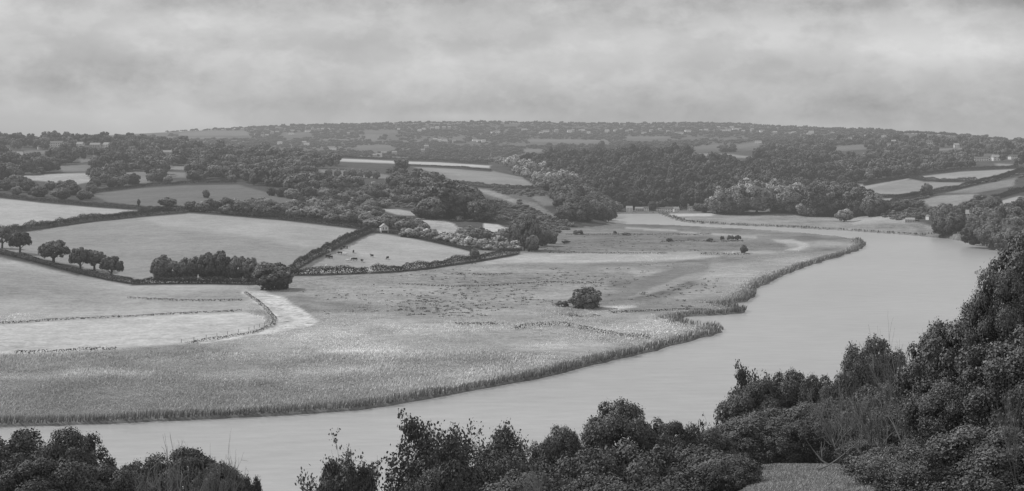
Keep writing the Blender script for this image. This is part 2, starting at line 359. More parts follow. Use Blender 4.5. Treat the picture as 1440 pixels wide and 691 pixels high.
# far bank
paint([(928,301),(1010,299),(1240,302),(1300,315),(1400,345),(1395,352),(1280,333),(1100,322),(985,316),(945,309)], .27, .9, 1.5, 900, 1420)
paint([(1290,318),(1340,328),(1400,340),(1420,360),(1395,356),(1340,338),(1290,334)], .20, .8, 3, 700, 1420)
paint([(928,301),(1010,300),(1000,304),(940,305)], .50, .2, 1, 1000, 1420)
paint([(1180,306),(1275,304),(1290,312),(1200,316)], .33, .5, 3, 900, 1420)
HD = [
 ('thick dark hedge between the two pale fields at the left', [(-40,334),(0,330),(65,320),(130,311),(200,304),(262,299)], 5.0, 4, 700),
 ('low hedge along the top of the upper left pale field', [(-40,270),(0,277),(60,284),(130,290),(200,295),(245,298)], 3.0, 3, 900),
 ('hedge along the upper edge of the big hill field', [(264,298),(330,303),(400,309),(460,316),(515,323)], 3.2, 3, 900),
 ('dark hedge running downhill beside the cattle field', [(526,325),(500,335),(480,345),(440,365),(408,385)], 4.5, 3.6, 600),
 ('short hedge at the lower left corner of the cattle field', [(408,387),(440,387),(470,386),(517,384)], 3.6, 3.6, 600),
 ('long dark hedge along the foot of the cattle field', [(522,384),(560,382),(600,378),(640,372),(680,366),(728,357)], 3.8, 3.6, 600),
 ('thin hedge along the top of the cattle field', [(548,327),(600,338),(640,347),(664,353)], 1.8, 2, 800),
 ('scrubby bank hedge under the single oaks', [(-30,352),(0,357),(60,371),(110,384),(150,393),(185,399)], 2.4, 4, 550),
 ('low hedge under the dark tree row', [(185,400),(240,399),(300,399),(350,400),(400,398)], 2.8, 4, 550),
 ('hedge under the trees on top of the dark upper field', [(122,272),(200,263),(260,259),(332,258)], 3, 3, 1100),
 ('hedge above the bright narrow strip field', [(472,221),(520,223),(560,225),(620,227),(686,231)], 3, 3, 1700),
 ('hedge between the bright strip and the sloping field', [(575,233),(600,234),(640,236),(690,240)], 2, 3, 1500),
 ('hedge along the foot of the sloping hilltop field', [(640,259),(680,263),(715,265),(750,265)], 4, 4, 1300),
 ('upper hedge of the right hand fields', [(1216,260),(1250,254),(1290,247),(1350,240),(1432,236)], 4, 4, 1400),
 ('hedge dividing the two right hand fields', [(1280,250),(1300,254),(1330,255),(1372,255)], 4, 4, 1300),
 ('thick hedge climbing to the right picture edge', [(1240,294),(1270,281),(1300,274),(1350,265),(1400,253),(1445,240)], 5, 5, 1000),
 ('hedge along the foot of the right hand fields', [(1188,278),(1230,278),(1262,277),(1290,275)], 3.5, 4, 1100),
 ('hedge above the narrow pale field at the right', [(1352,293),(1380,285),(1410,277),(1445,268)], 4, 5, 900),
]
# hill fields: pixel outlines, tone, roughness
Fd = [
 ([(-300,340),(0,331),(130,312),(262,299),(330,304),(400,310),(520,323),(470,346),(408,385),(400,395),(180,396),(155,388),(110,376),(60,364),(0,352),(-300,345)], .275, .12),
 ([(-300,268),(0,279),(60,285),(130,291),(205,296),(130,304),(0,322),(-300,345)], .385, .12),
 ([(524,328),(545,330),(600,339),(664,353),(655,362),(600,374),(520,381),(410,384),(440,368)], .37, .12),
 ([(125,271),(200,263),(300,258),(330,259),(380,272),(440,284),(455,292),(380,293),(330,300),(270,296),(235,294),(150,284)], .15, .12),
 ([(90,258),(28,252),(25,248),(70,245),(128,243),(128,256),(100,261)], .38, .5),
 ([(5,212),(80,212),(90,216),(8,217)], .16, .2), ([(75,233),(128,232),(128,241),(90,242)], .18, .2),
 ([(160,243),(210,241),(215,256),(165,260)], .20, .2), ([(225,242),(262,243),(262,250),(228,250)], .20, .3), ([(235,233),(262,234),(265,239),(235,239)], .24, .2), ([(112,224),(130,224),(128,231),(112,230)],.17,.2),
 ([(573,233),(640,236),(690,240),(735,250),(752,262),(746,265),(700,264),(648,260),(620,246)], .25, .12),
 ([(474,222),(560,225),(640,228.5),(690,233),(688,236.5),(620,233),(560,230.5),(474,227)], .48, .1),  # narrow strip field, the sun on it put into its tone
 ([(446,238),(500,240),(560,248),(562,252),(500,250),(460,247)], .19, .3),
 ([(468,275),(492,275),(492,278),(470,278)], .3, .2), ([(440,282),(500,280),(500,286),(440,287)], .2, .3),
 ([(528,293),(560,294),(590,300),(588,304),(560,303),(545,298)], .36, .5),
 ([(590,308),(620,307),(640,316),(652,330),(625,330),(600,320)], .38, .5),
 ([(680,314),(700,316),(722,325),(718,332),(680,328)], .50, .3),
 ([(658,262),(700,266),(760,275),(770,300),(780,312),(740,300),(700,285)], .12, 1),
 ([(668,265),(690,268),(725,280),(730,288),(700,278),(678,271)], .26, 1.0),
 ([(725,278),(752,285),(785,306),(760,303),(738,290)], .20, .8),
 ([(745,277),(770,275),(790,288),(765,290)], .2, .3),
 ([(850,283),(868,282),(872,296),(858,298)], .17, .4),
 ([(862,297),(1000,296),(1000,300),(862,301)], .16, .4),
 ([(1193,262),(1290,248),(1275,254),(1215,268),(1190,276)], .30, .15), ([(1290,247),(1350,239),(1432,237),(1415,243),(1372,253),(1310,253),(1285,250)], .30, .12),
 ([(1190,273),(1250,259),(1290,251),(1320,255),(1372,255),(1360,262),(1320,268),(1280,272),(1225,277),(1190,278)], .26, .12),
 ([(1214,280),(1272,277),(1290,276),(1275,284),(1230,289)], .27, .5), ([(1296,282),(1320,275),(1375,273),(1355,290),(1310,292)], .25, .6),
 ([(1330,272),(1370,262),(1430,250),(1425,262),(1370,272)], .20, .7),
 ([(1382,290),(1432,276),(1440,277),(1440,283),(1390,292),(1360,296)], .33, .2),
 ([(1055,293),(1090,288),(1110,294),(1085,304),(1055,305)], .2, .2), ([(1140,260),(1180,256),(1185,262),(1140,264)], .26, .3),
 ([(955,216),(985,216),(1030,217),(1060,221),(1055,223),(1000,220)], .24, .1),
 ([(975,207),(1010,203),(1015,208),(980,210)], .14, .1), ([(1030,205),(1065,200),(1070,204),(1040,209)], .16, .1),
 ([(1172,206),(1215,204),(1222,210),(1175,213)], .16, .2), ([(1318,209),(1355,208),(1358,212),(1320,212)], .19, .2), ([(1400,230),(1425,231),(1420,234),(1402,234)],.25,.2),
 ([(742,196),(850,197),(860,199),(742,200)], .17, .1), ([(880,192),(940,192),(940,195),(880,195)], .15, .1),
 ([(252,187),(300,184),(345,184),(352,191),(300,191),(252,192)], .17, .1), ([(395,188),(430,186),(440,189),(400,192)], .13, .1),
 ([(500,205),(545,204),(555,208),(500,209)], .15, .1), ([(510,184),(555,183),(560,187),(515,188)], .13, .1),
 ([(735,210),(765,210),(760,214),(735,214)], .16, .1),
]
for pl, t, r in Fd: paint(pl, t, r, 1.2, 560, 8000, wob=.5)
paint([(200,307),(262,301),(400,311),(515,323),(470,340),(430,348),(330,330),(230,318)], .37, .12, 5, 560, 1400, wob=2, mixf=.75)  # sun patch on the big hill field, painted into its tone
paint([(180,360),(300,350),(400,352),(395,388),(200,388)], .25, .12, 8, 560, 1400, mixf=.5)
paint([(410,378),(460,352),(500,355),(520,375),(440,382)], .27, .12, 6, 560, 1400, mixf=.7)
paint([(600,236),(735,251),(745,258),(650,250)], .30, .1, 3, 1400, 2400, mixf=.7)
# hedge shade painted into the ground tone
def paint_hedge_shade(pl, hw, t, ymin):
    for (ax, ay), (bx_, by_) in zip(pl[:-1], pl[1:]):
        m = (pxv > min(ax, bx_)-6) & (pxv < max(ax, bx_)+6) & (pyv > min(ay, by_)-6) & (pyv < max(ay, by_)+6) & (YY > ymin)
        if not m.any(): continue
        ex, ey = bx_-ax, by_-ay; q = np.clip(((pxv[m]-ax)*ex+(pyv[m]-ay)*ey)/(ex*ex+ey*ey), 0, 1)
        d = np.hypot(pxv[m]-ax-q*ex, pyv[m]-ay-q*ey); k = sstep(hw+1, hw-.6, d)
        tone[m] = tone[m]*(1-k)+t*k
for _l, pl, h_, w_, ym_ in HD: paint_hedge_shade(pl, 1.6, .05, ym_-50)
# near clearing
paint([(1010,760),(1050,690),(1075,662),(1120,648),(1190,643),(1225,655),(1250,700),(1260,760)], .18, .5, 8, 30, 240)
# muddy waterline
tone = np.where((YY > 240) & (SD < 1.0), .14, tone)
idx = np.arange(nr*nc).reshape(nr, nc)
Q = np.stack([idx[:-1, :-1], idx[:-1, 1:], idx[1:, 1:], idx[1:, :-1]], -1).reshape(-1, 4)
V = np.stack([XX, YY, ZZ], -1).reshape(-1, 3)
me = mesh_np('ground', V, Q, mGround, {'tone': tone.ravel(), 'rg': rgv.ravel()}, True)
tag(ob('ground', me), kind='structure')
# apron to the horizon, lower than the sheet
me = mesh_py('distant_land', [(-60000,-20000,-3),(60000,-20000,-3),(60000,60000,-3),(-60000,60000,-3)], [(0,1,2,3)], plain('distant_land', .1))
tag(ob('distant_land', me), kind='structure')
# river surface
pts = np.array(river); 
me = mesh_py('river', [(-800,200,0),(800,200,0),(800,1700,0),(-800,1700,0)], [(0,1,2,3)], mWater)
tag(ob('river', me), kind='structure')

# ------------------------------------------------------------------ crowns
def ico(sub):
    import bmesh
    bm = bmesh.new(); bmesh.ops.create_icosphere(bm, subdivisions=sub, radius=1)
    V = np.array([v.co[:] for v in bm.verts]); Fc = np.array([[v.index for v in f.verts] for f in bm.faces]); bm.free(); return V, Fc
def fib(n, jit=.3):
    i = np.arange(n)+.5; z = 1-2*i/n; a = i*2.399963; r = np.sqrt(1-z*z)
    D = np.stack([r*np.cos(a), r*np.sin(a), z], 1)+RNG.normal(size=(n, 3))*jit*math.sqrt(4/n)
    return D/np.linalg.norm(D, axis=1, keepdims=True)
def crown_pts(cen, rad, nclump, nleaf, leaf, cr=.26, flat_b=.55, shell=(.62, 1.0), nj=.42, spread=.0):
    """lumpy crown: clumps on an ellipsoid shell, leaves over each clump"""
    rad = np.array(rad, float); D = fib(nclump, .5)
    D = D[D[:, 2] > -flat_b]; k = RNG.uniform(*shell, (len(D), 1))
    k *= 1-.22*np.clip(fbm(D[:, 0]*1.6+5, D[:, 1]*1.6+D[:, 2]*1.3, int(RNG.integers(1e6)), 2)-.35, 0, 1)[:, None]*2
    Cc = D*k*rad+np.array(cen); cR = cr*rad.mean()*RNG.uniform(.65, 1.35, len(D))
    which = RNG.choice(len(D), nleaf, p=cR**2/np.sum(cR**2))
    d = RNG.normal(size=(nleaf, 3)); d /= np.linalg.norm(d, axis=1, keepdims=True)
    d = d+.55*D[which]+np.array([0, 0, .25]); d /= np.linalg.norm(d, axis=1, keepdims=True)
    rr = cR[which]*(RNG.uniform(.72, 1.08, nleaf)**.7+spread*np.abs(RNG.normal(size=nleaf)))
    Pn = Cc[which]+d*rr[:, None]
    N = d*.9+D[which]*.25+RNG.normal(size=(nleaf, 3))*nj
    S = leaf*RNG.uniform(.6, 1.4, nleaf)
    lt = RNG.uniform(.75, 1.25, nleaf)*(RNG.uniform(.82, 1.18, len(D))[which])*(.8+.35*np.clip(D[which][:, 2], -.5, 1))  # leaf tone rises toward the crown top, top light put into colour
    return Pn, N, S, lt, Cc, cR
def crown_mesh(name, mat, *a, core=.78, **k):
    Pn, N, S, lt, Cc, cR = crown_pts(*a, **k)
    V, Q = quads_from(Pn, N, S); L = np.repeat(lt, 4)
    iv, it = ico(1)
    if core:                                       # inner core of each clump, depth shade painted as a darker tone
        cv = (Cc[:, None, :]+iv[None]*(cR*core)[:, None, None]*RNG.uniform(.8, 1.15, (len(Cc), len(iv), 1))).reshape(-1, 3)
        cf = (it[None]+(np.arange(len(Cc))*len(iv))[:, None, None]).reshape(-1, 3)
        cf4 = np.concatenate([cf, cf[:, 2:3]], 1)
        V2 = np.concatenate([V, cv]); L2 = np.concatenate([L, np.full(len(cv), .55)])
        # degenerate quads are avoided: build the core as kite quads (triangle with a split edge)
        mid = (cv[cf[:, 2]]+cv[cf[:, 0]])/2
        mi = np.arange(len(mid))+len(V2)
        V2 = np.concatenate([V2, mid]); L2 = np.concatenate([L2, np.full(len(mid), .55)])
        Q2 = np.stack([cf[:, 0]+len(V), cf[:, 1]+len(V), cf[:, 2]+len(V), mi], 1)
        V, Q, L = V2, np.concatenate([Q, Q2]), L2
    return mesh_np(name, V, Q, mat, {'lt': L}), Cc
def limbs_mesh(name, mat, base_r, th, Cc, nl=14, lean=0.0):
    A = Acc(); n = 6
    p = np.array([[lean*t*t*th*.3+.1*math.sin(t*5), .08*math.cos(t*4)*t, t*th] for t in np.linspace(-.12, 1, n)])
    A.add(*tube(p, base_r*np.linspace(1.25, .6, n), 8))
    sel = RNG.choice(len(Cc), min(nl, len(Cc)), replace=False)
    for i in sel:
        e = Cc[i]; s0 = p[int(RNG.integers(2, n))]
        m1 = s0+(e-s0)*.45+np.array([0, 0, .12*np.linalg.norm(e-s0)])+RNG.normal(size=3)*.15
        A.add(*tube(np.array([s0, m1, e]), base_r*np.array([.42, .25, .06]), 5))
    return A.mesh(name, mat)
def tree_proto(kind, Hh, Rr, nclump, nleaf, leaf, mat, trunk_h=.25, flat_b=.55, cr=.26, base_r=.3, core=.78, **k):
    zc = Hh*(trunk_h+1)/2; rz = Hh*(1-trunk_h)/2
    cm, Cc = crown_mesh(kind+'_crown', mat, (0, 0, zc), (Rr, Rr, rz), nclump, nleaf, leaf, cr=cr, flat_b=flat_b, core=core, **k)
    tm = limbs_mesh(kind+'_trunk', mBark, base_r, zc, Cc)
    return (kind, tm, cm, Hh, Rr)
def place_tree(pr, loc, sxy, sz, rz, label, group=None, cat='tree', name=None, matsw=None):
    kind, tm, cm, Hh, Rr = pr
    o = bpy.data.objects.new(name or kind, None); COL.objects.link(o)
    o.location = loc; o.scale = (sxy, sxy, sz); o.rotation_euler = (0, 0, rz); o.empty_display_size = .5
    tag(o, label, cat, group)
    a = ob('trunk', tm, o); c = ob('crown', cm, o); kids[o] = [a, c]
    return o

mid_pr = [tree_proto('broadleaf_tree', 10, 5.2, 56, 3400, .55, mLeafMid, -.02, .95, .27),
          tree_proto('broadleaf_tree', 10, 5.0, 44, 3200, .55, mLeafMid, .04, .95, .30),
          tree_proto('broadleaf_tree', 10, 4.6, 50, 3200, .52, mLeafMid, .0, .98, .28),
          tree_proto('broadleaf_tree', 10, 4.8, 36, 3000, .55, mLeafMid, .06, .9, .33)]
mid_pale = [tree_proto('broadleaf_tree', 10, 4.8, 50, 3200, .52, mLeafMidPale, .0, .95, .28),
            tree_proto('broadleaf_tree', 10, 4.6, 40, 3000, .55, mLeafMidPale, .04, .9, .31)]
oak_pr = [tree_proto('oak_tree', 10, 5.2, 54, 3800, .42, mLeafMid, .20, .62, .25, .5),
          tree_proto('oak_tree', 10, 5.6, 48, 3800, .42, mLeafMid, .24, .55, .26, .5)]
bush_pr = [tree_proto('bush', 4, 2.8, 26, 1500, .42, mLeafMid, .0, .5, .34, .15),
           tree_proto('bush', 4, 2.6, 20, 1300, .42, mLeafMid, .0, .4, .38, .15),
           tree_proto('bush', 4, 2.7, 22, 1300, .42, mLeafMidPale, .0, .4, .36, .15)]

def mid_tree(x, yb, wpx, hpx, pr, label, group=None, cat='tree', name=None, ymin=500, dip=0.0):
    p = hit(x, yb, ymin)
    if p is None: return None
    s = p.y/F; k, tm, cm, Hh, Rr = pr
    h = hpx*s; w = wpx*s
    return place_tree(pr, (p.x, p.y, p.z-.15-dip*h), w/(2*Rr*1.05), h/Hh*(1+dip), RNG.uniform(0, 6.28), label, group, cat, name)

# named single trees ------------------------------------------------
HL = 'trees along the bank below the big hill field'
for a in [
 (3,349,28,28,0,'dark tree at the left picture edge on the bank between two pale fields'),
 (28,356,33,29,1,'spreading oak with bare trunk, second from the left on the field bank'),
 (75,371,42,31,0,'round topped oak standing clear on the field bank, wide low crown'),
 (113,381,30,31,1,'tall oak at the left of three close together on the field bank'),
 (133,380,34,27,0,'middle oak of three close together on the field bank'),
 (157,391,36,29,1,'lowest oak at the right of three, leaning over the field bank'),
]:
    mid_tree(a[0], a[1], a[2], a[3], oak_pr[a[4]], a[5], HL)
for i, a in enumerate([(228,394,32,34),(248,394,30,28),(268,395,30,33),(290,395,30,36),(310,395,34,40),(333,395,30,36),(352,396,28,33),(368,397,24,26)]):
    lab = ['tall tree at the left end of the dark row below the hill field','low tree filling the gap near the left end of the dark row','tree third from left in the dark row below the hill field',
           'middle tree with narrow crown in the dark row below the hill field','tallest tree in the dark row below the hill field','broad tree right of the tallest in the dark row',
           'second last tree at the right of the dark row','small tree squeezed behind the big rounded bush'][i]
    mid_tree(a[0], a[1], a[2], a[3], mid_pr[i % 4], lab, 'dark tree row below the hill field')
mid_tree(383, 407, 58, 37, mid_pr[2], 'big rounded dark bush at the head of the pale winding creek', cat='bush', name='bush')
mid_tree(822, 433, 46, 28, mid_pr[0], 'large round dark bush standing alone in the marsh', cat='bush', name='bush', dip=.12)
mid_tree(790, 431, 17, 8, bush_pr[0], 'small dark bush just left of the large round marsh bush', cat='bush')
mid_tree(1046, 356, 10, 11, mid_pr[3], 'small lone tree on the marsh near the river bend', ymin=700)
for a in [(942,340,9,5),(998,340,9,5),(1016,338,6,6),(1028,338,10,7),(1038,338,9,7),(812,330,15,6),(796,343,12,5),(865,329,5,4),(880,331,12,4)]:
    mid_tree(a[0], a[1], a[2], a[3], bush_pr[int(RNG.integers(2))], 'tiny dark bush on a ditch line across the far marsh', 'tiny bushes on the far marsh', 'bush', ymin=700)
mid_tree(290, 279, 11, 12, mid_pr[1], 'small lone tree in the middle of the dark upper field', ymin=900)
mid_tree(195, 289, 5, 9, mid_pr[2], 'thin sapling rising from the hedge under the dark upper field', ymin=900)
mid_tree(235, 291, 26, 13, mid_pale[0], 'pale bushy tree on the lower edge of the dark upper field', ymin=900)
mid_tree(1303, 277, 17, 18, mid_pr[0], 'round dark tree at the corner of the right hand fields', ymin=900)
mid_tree(1187, 312, 24, 17, mid_pale[1], 'small pale bush on the far river bank before the tree clump', cat='bush', name='bush', ymin=900)
mid_tree(667, 364, 14, 15, mid_pale[0], 'pale round tree at the right corner of the cattle field', ymin=700)
for a in [(598,298,44,34,2),(628,306,74,50,0),(655,306,60,42,3),(678,311,44,32,1),(606,308,44,28,3),(640,300,60,44,2),(588,284,40,22,1),(612,290,40,30,0)]:
    mid_tree(a[0], a[1], a[2], a[3], mid_pr[a[4]], 'tall dark tree in the domed clump on the promontory hill', 'domed clump on the promontory', ymin=900)
for a in [(745,352,34,50,2),(728,347,26,36,0),(763,346,26,26,3),(748,354,20,24,1),(777,343,16,16,0)]:
    mid_tree(a[0], a[1], a[2], a[3], mid_pr[a[4]], 'dark tree in the group where the hill meets the marsh', 'dark trees at the foot of the hill', ymin=800)

for a in [(1008,300,34,26,0),(1022,301,40,36,1),(1042,301,46,44,0),(1064,300,50,46,1),(1088,298,50,44,0),(1112,300,44,40,1)]:
    mid_tree(a[0], a[1], a[2], a[3], mid_pale[a[4]], 'tall pale tree in the sunlit dome at the left of the far bank clump', 'sunlit dome on the far bank', ymin=1100)  # paler leaf colour gives the dome its sunlit look
for a in [(1148,304,46,40,0),(1172,304,50,42,2),(1212,303,52,38,0),(1228,303,34,28,3),(1190,290,44,34,1),(1168,286,36,30,0)]:
    mid_tree(a[0], a[1], a[2], a[3], mid_pr[a[4]], 'large dark round tree at the right of the far bank clump', 'large trees on the far bank', ymin=1100)
for x, y in [(870,297),(880,292),(892,292),(904,291),(917,296),(923,294),(936,291),(946,291),(957,292),(968,291),(982,297),(990,299),(984,290),(975,290),(872,290),(950,286)]:
    mid_tree(x, y, RNG.uniform(10, 16), RNG.uniform(7, 13), (mid_pr+mid_pale)[int(RNG.integers(6))], 'small tree between the cottages of the waterside village', 'village trees', ymin=1300)
HZ = [(80,206,16),(113,208,8),(134,208,8),(150,208,8),(10,211,6),(28,224,10),(17,224,8),(235,219,9),(250,217,12),(1380,227,12),(1391,226,10),(1400,226,8),(1427,224,14),(1306,204,6),(1345,208,6),(1280,313,8),(1307,309,6),(1351,305,6),(1366,309,6),(566,267,4),(492,286,8),
 (885,298,7),(899,297,7),(908,297,6),(930,297,8),(941,299,7),(951,298,6),(963,293,6),(972,297,6)]
def near_house(x, y, h):
    return any(abs(x-hx) < hw and -1 < y-hy < h*.9 for hx, hy, hw in HZ)
# areas filled with trees --------------------------------------------
_bb = {}
def inpoly(x, y, poly):
    k = id(poly)
    if k not in _bb: _bb[k] = (min(p[0] for p in poly), max(p[0] for p in poly), min(p[1] for p in poly), max(p[1] for p in poly), poly)
    b0 = _bb[k]
    if not (b0[0] <= x <= b0[1] and b0[2] <= y <= b0[3]): return False
    c = False; n = len(poly)
    for i in range(n):
        ax, ay = poly[i]; bx_, by_ = poly[i-1]
        if (ay > y) != (by_ > y) and x < (bx_-ax)*(y-ay)/(by_-ay)+ax: c = not c
    return c
def scatter_px(poly, dx, dy, holes=()):
    xs = [p[0] for p in poly]; ys = [p[1] for p in poly]; out = []
    y = min(ys); r = 0
    while y <= max(ys):
        x = min(xs)+(r % 2)*dx/2
        while x <= max(xs):
            a = x+RNG.uniform(-.45, .45)*dx; c = y+RNG.uniform(-.45, .45)*dy
            if inpoly(a, c, poly) and not any(inpoly(a, c, h) for h in holes): out.append((a, c))
            x += dx
        y += dy; r += 1
    return out
def blocks(x, y, h, holes):
    return near_house(x, y, h) or any(inpoly(x, y-t*h, hh) for hh in holes for t in (.05, .2, .35, .5, .65, .8, .95, 1.1))
def fill(poly, dx, dy, wm, hm, protos, label, group, cat='tree', holes=(), ymin=900, name=None, ymax=7800):
    n = 0
    for x, y in scatter_px(poly, dx, dy, holes):
        p = hit(x, y, ymin, ymax)
        if p is None or p.z < .5 or blocks(x, y, hm*F/p.y, holes): continue
        pr = protos[int(RNG.integers(len(protos)))]; k = RNG.uniform(.72, 1.25)
        place_tree(pr, (p.x, p.y, p.z-.3), wm*k/(2*pr[4]), hm*k*RNG.uniform(.85, 1.15)/pr[3], RNG.uniform(0, 6.28), label, group, cat, name); n += 1
    return n
PX = 0
cnt = []
cnt.append(fill([(266,296),(300,293),(332,296),(345,290),(400,294),(440,287),(520,284),(590,300),(600,318),(655,330),(720,352),(665,350),(600,334),(545,322),(500,318),(420,308),(340,303),(268,298)], 10, 4.3, 10, 7.5, mid_pale+mid_pr[:2],
     'low bushy tree in the scrub belt behind the pale hill field', 'scrub belt trees', holes=[Fd[16][0], Fd[17][0], Fd[18][0]], cat='bush', name='bush'))  # broadleaf tree copies carrying the bush name and category
cnt.append(fill([(1000,298),(1060,304),(1130,307),(1232,306),(1236,296),(1185,283),(1160,272),(1120,275),(1060,277),(1020,287)], 15, 6, 16, 14, mid_pr+mid_pale[:1],
     'rounded tree in the big clump on the far bank', 'far bank clump trees', holes=[[(1055,291),(1090,286),(1112,293),(1090,306),(1055,306)]]))
cnt.append(fill([(1292,316),(1330,333),(1362,341),(1400,354),(1445,356),(1445,300),(1400,296),(1370,302),(1330,303)], 15, 7, 13, 12, mid_pr,
     'dense tree on the wooded river bank at the right', 'right bank trees', ymin=750))
cnt.append(fill([(780,316),(858,310),(862,300),(850,288),(815,268),(785,262),(770,268),(785,288),(790,300)], 12, 5.5, 14, 12, mid_pr,
     'tree on the wooded point above the river bend', 'point trees', ymin=1050))
cnt.append(fill([(-20,268),(20,275),(60,280),(130,284),(128,268),(60,266),(0,258)], 15, 6, 11, 9, mid_pr+mid_pale[:1],
     'tree in the dark copse above the upper left field', 'upper left copse', ymin=1000))
cnt.append(fill([(126,266),(220,258),(330,256),(330,252),(220,253),(126,258)], 13, 6, 12, 11, mid_pr+mid_pale,
     'tree in the row along the top of the dark upper field', 'row above the upper field', ymin=1200))
cnt.append(fill([(445,286),(530,282),(600,292),(570,270),(500,268),(430,276),(380,270),(380,276)], 12, 5, 11, 9, mid_pr+mid_pale,
     'tree on the hillside between the upper field and the domed clump', 'hillside trees', ymin=1100))
for x, y in [(462,249),(474,249),(487,250),(497,250),(507,251),(518,251),(529,252)]:
    mid_tree(x, y, 11, 12, mid_pale[int(RNG.integers(2))], 'small orchard tree in the row across a clearing', 'orchard row in the hillside clearing', ymin=1100)
for i, (x, y, w, h) in enumerate([(1265,311,0,0),(1245,298,22,14),(1262,300,22,16),(1275,296,20,14),(1290,296,18,13),(1312,302,18,12),(1330,300,22,14),(1344,305,20,14)]):
    if w: mid_tree(x, y, w, h, mid_pr[i % 4], 'hedgerow tree between the right hand fields and the shore', 'hedgerow trees at the right', ymin=900)
print('individual mid trees', cnt)

# low detail crowns for the woods --------------------------------------
def wood_proto(i, mat):
    cm, _ = crown_mesh('wood_crown_%d' % i, mat, (0, 0, 5), (5, 5, 5), 18, 360, 1.0, cr=.40, flat_b=.4, core=.9, nj=.25)
    return bpy.data.objects.new('wood_crown', cm)
def proto_col(name, mat):
    c = bpy.data.collections.new(name)
    for i in range(4): c.objects.link(wood_proto(i, mat))
    return c
wc_dark = proto_col('wood_crowns', mWood); wc_far = proto_col('far_wood_crowns', mWoodFar); wc_hill = proto_col('hill_wood_crowns', mWoodHill); wc_scrub = proto_col('scrub_crowns', mScrub); wc_pale = proto_col('pale_wood_crowns', mWoodPale)
def scatter_group(col_):
    g = bpy.data.node_groups.new('scatter', 'GeometryNodeTree')
    g.interface.new_socket('Geometry', in_out='INPUT', socket_type='NodeSocketGeometry'); g.interface.new_socket('Geometry', in_out='OUTPUT', socket_type='NodeSocketGeometry')
    gi = g.nodes.new('NodeGroupInput'); go = g.nodes.new('NodeGroupOutput')
    ci = g.nodes.new('GeometryNodeCollectionInfo'); ci.inputs['Collection'].default_value = col_; ci.inputs['Separate Children'].default_value = True; ci.inputs['Reset Children'].default_value = True
    ip = g.nodes.new('GeometryNodeInstanceOnPoints'); ip.inputs['Pick Instance'].default_value = True
    def at(nm, ty):
        a = g.nodes.new('GeometryNodeInputNamedAttribute'); a.data_type = ty; a.inputs['Name'].default_value = nm; return a.outputs['Attribute']
    g.links.new(gi.outputs[0], ip.inputs['Points']); g.links.new(ci.outputs[0], ip.inputs['Instance'])
    g.links.new(at('scl', 'FLOAT_VECTOR'), ip.inputs['Scale']); g.links.new(at('rot', 'FLOAT_VECTOR'), ip.inputs['Rotation']); g.links.new(at('idx', 'INT'), ip.inputs['Instance Index'])
    g.links.new(ip.outputs[0], go.inputs[0]); return g
sg_dark = scatter_group(wc_dark); sg_far = scatter_group(wc_far); sg_hill = scatter_group(wc_hill); sg_scrub = scatter_group(wc_scrub); sg_pale = scatter_group(wc_pale)
def wood(name, label, cat, pts, wm, hm, grp=sg_dark):
    n = len(pts); me = bpy.data.meshes.new(name); me.vertices.add(n)
    me.vertices.foreach_set('co', np.array([(p.x, p.y, p.z-.8) for p in pts], np.float32).ravel())
    k = np.clip(np.exp(RNG.normal(size=n)*.28), .55, 1.45); kz = k*RNG.uniform(.75, 1.3, n)
    a = me.attributes.new('scl', 'FLOAT_VECTOR', 'POINT'); a.data.foreach_set('vector', np.stack([k*wm/10, k*wm/10, kz*hm/10], 1).astype(np.float32).ravel())
    a = me.attributes.new('rot', 'FLOAT_VECTOR', 'POINT'); a.data.foreach_set('vector', np.stack([np.zeros(n), np.zeros(n), RNG.uniform(0, 6.28, n)], 1).astype(np.float32).ravel())
    a = me.attributes.new('idx', 'INT', 'POINT'); a.data.foreach_set('value', RNG.integers(0, 4, n).astype(np.int32))
    o = ob(name, me); md = o.modifiers.new('scatter', 'NODES'); md.node_group = grp
    tag(o, label, cat, kind='stuff'); return o
def pts_in(poly, dx, dy, holes=(), ymin=1200, dens=None, ymax=7800, hm=11):
    out = []
    for x, y in scatter_px(poly, dx, dy, holes):
        p = hit(x, y, ymin, ymax)
        if p is None or p.z < .6 or blocks(x, y, hm*F/p.y, holes): continue
        if dens is not None and not dens(p): continue
        out.append(p)
    return out
fh = [f[0] for f in Fd]
wood('woodland', 'dark belt of woodland along the left skyline and slope', 'woodland',
     pts_in([(-60,196),(150,196),(245,198),(265,208),(300,220),(330,245),(330,255),(220,256),(126,262),(60,268),(0,262),(-60,256)], 8, 4, fh, 1300), 13, 11.5)
wood('woodland', 'dark wood on the hillside behind the upper field', 'woodland',
     pts_in([(262,212),(330,214),(400,217),(470,226),(560,233),(600,243),(640,258),(660,264),(600,290),(560,272),(500,268),(430,276),(380,268),(330,255),(290,240)], 9, 4.2, fh, 1300), 14, 11)
wood('woodland', 'pale sunlit wood running down to the point above the river', 'woodland',
     pts_in([(684,228),(720,230),(760,240),(800,256),(815,268),(785,262),(760,268),(748,256),(720,244)], 8, 4, fh, 1300), 12, 11, sg_pale)
wood('woodland', 'dark wooded hill beyond the river bend', 'woodland',
     pts_in([(735,214),(800,213),(900,213),(980,216),(1060,220),(1130,224),(1200,250),(1190,268),(1150,268),(1090,272),(1020,286),(1000,297),(868,296),(850,280),(800,256),(740,232)], 6.5, 3.6, fh, 1380), 12.5, 12, sg_hill)
wood('woodland', 'dark wooded slopes behind the right hand fields', 'woodland',
     pts_in([(1100,200),(1180,190),(1250,194),(1330,200),(1500,206),(1500,236),(1432,236),(1350,238),(1290,245),(1200,260),(1130,226),(1060,216)], 7, 3.4, fh, 1600), 12, 11)
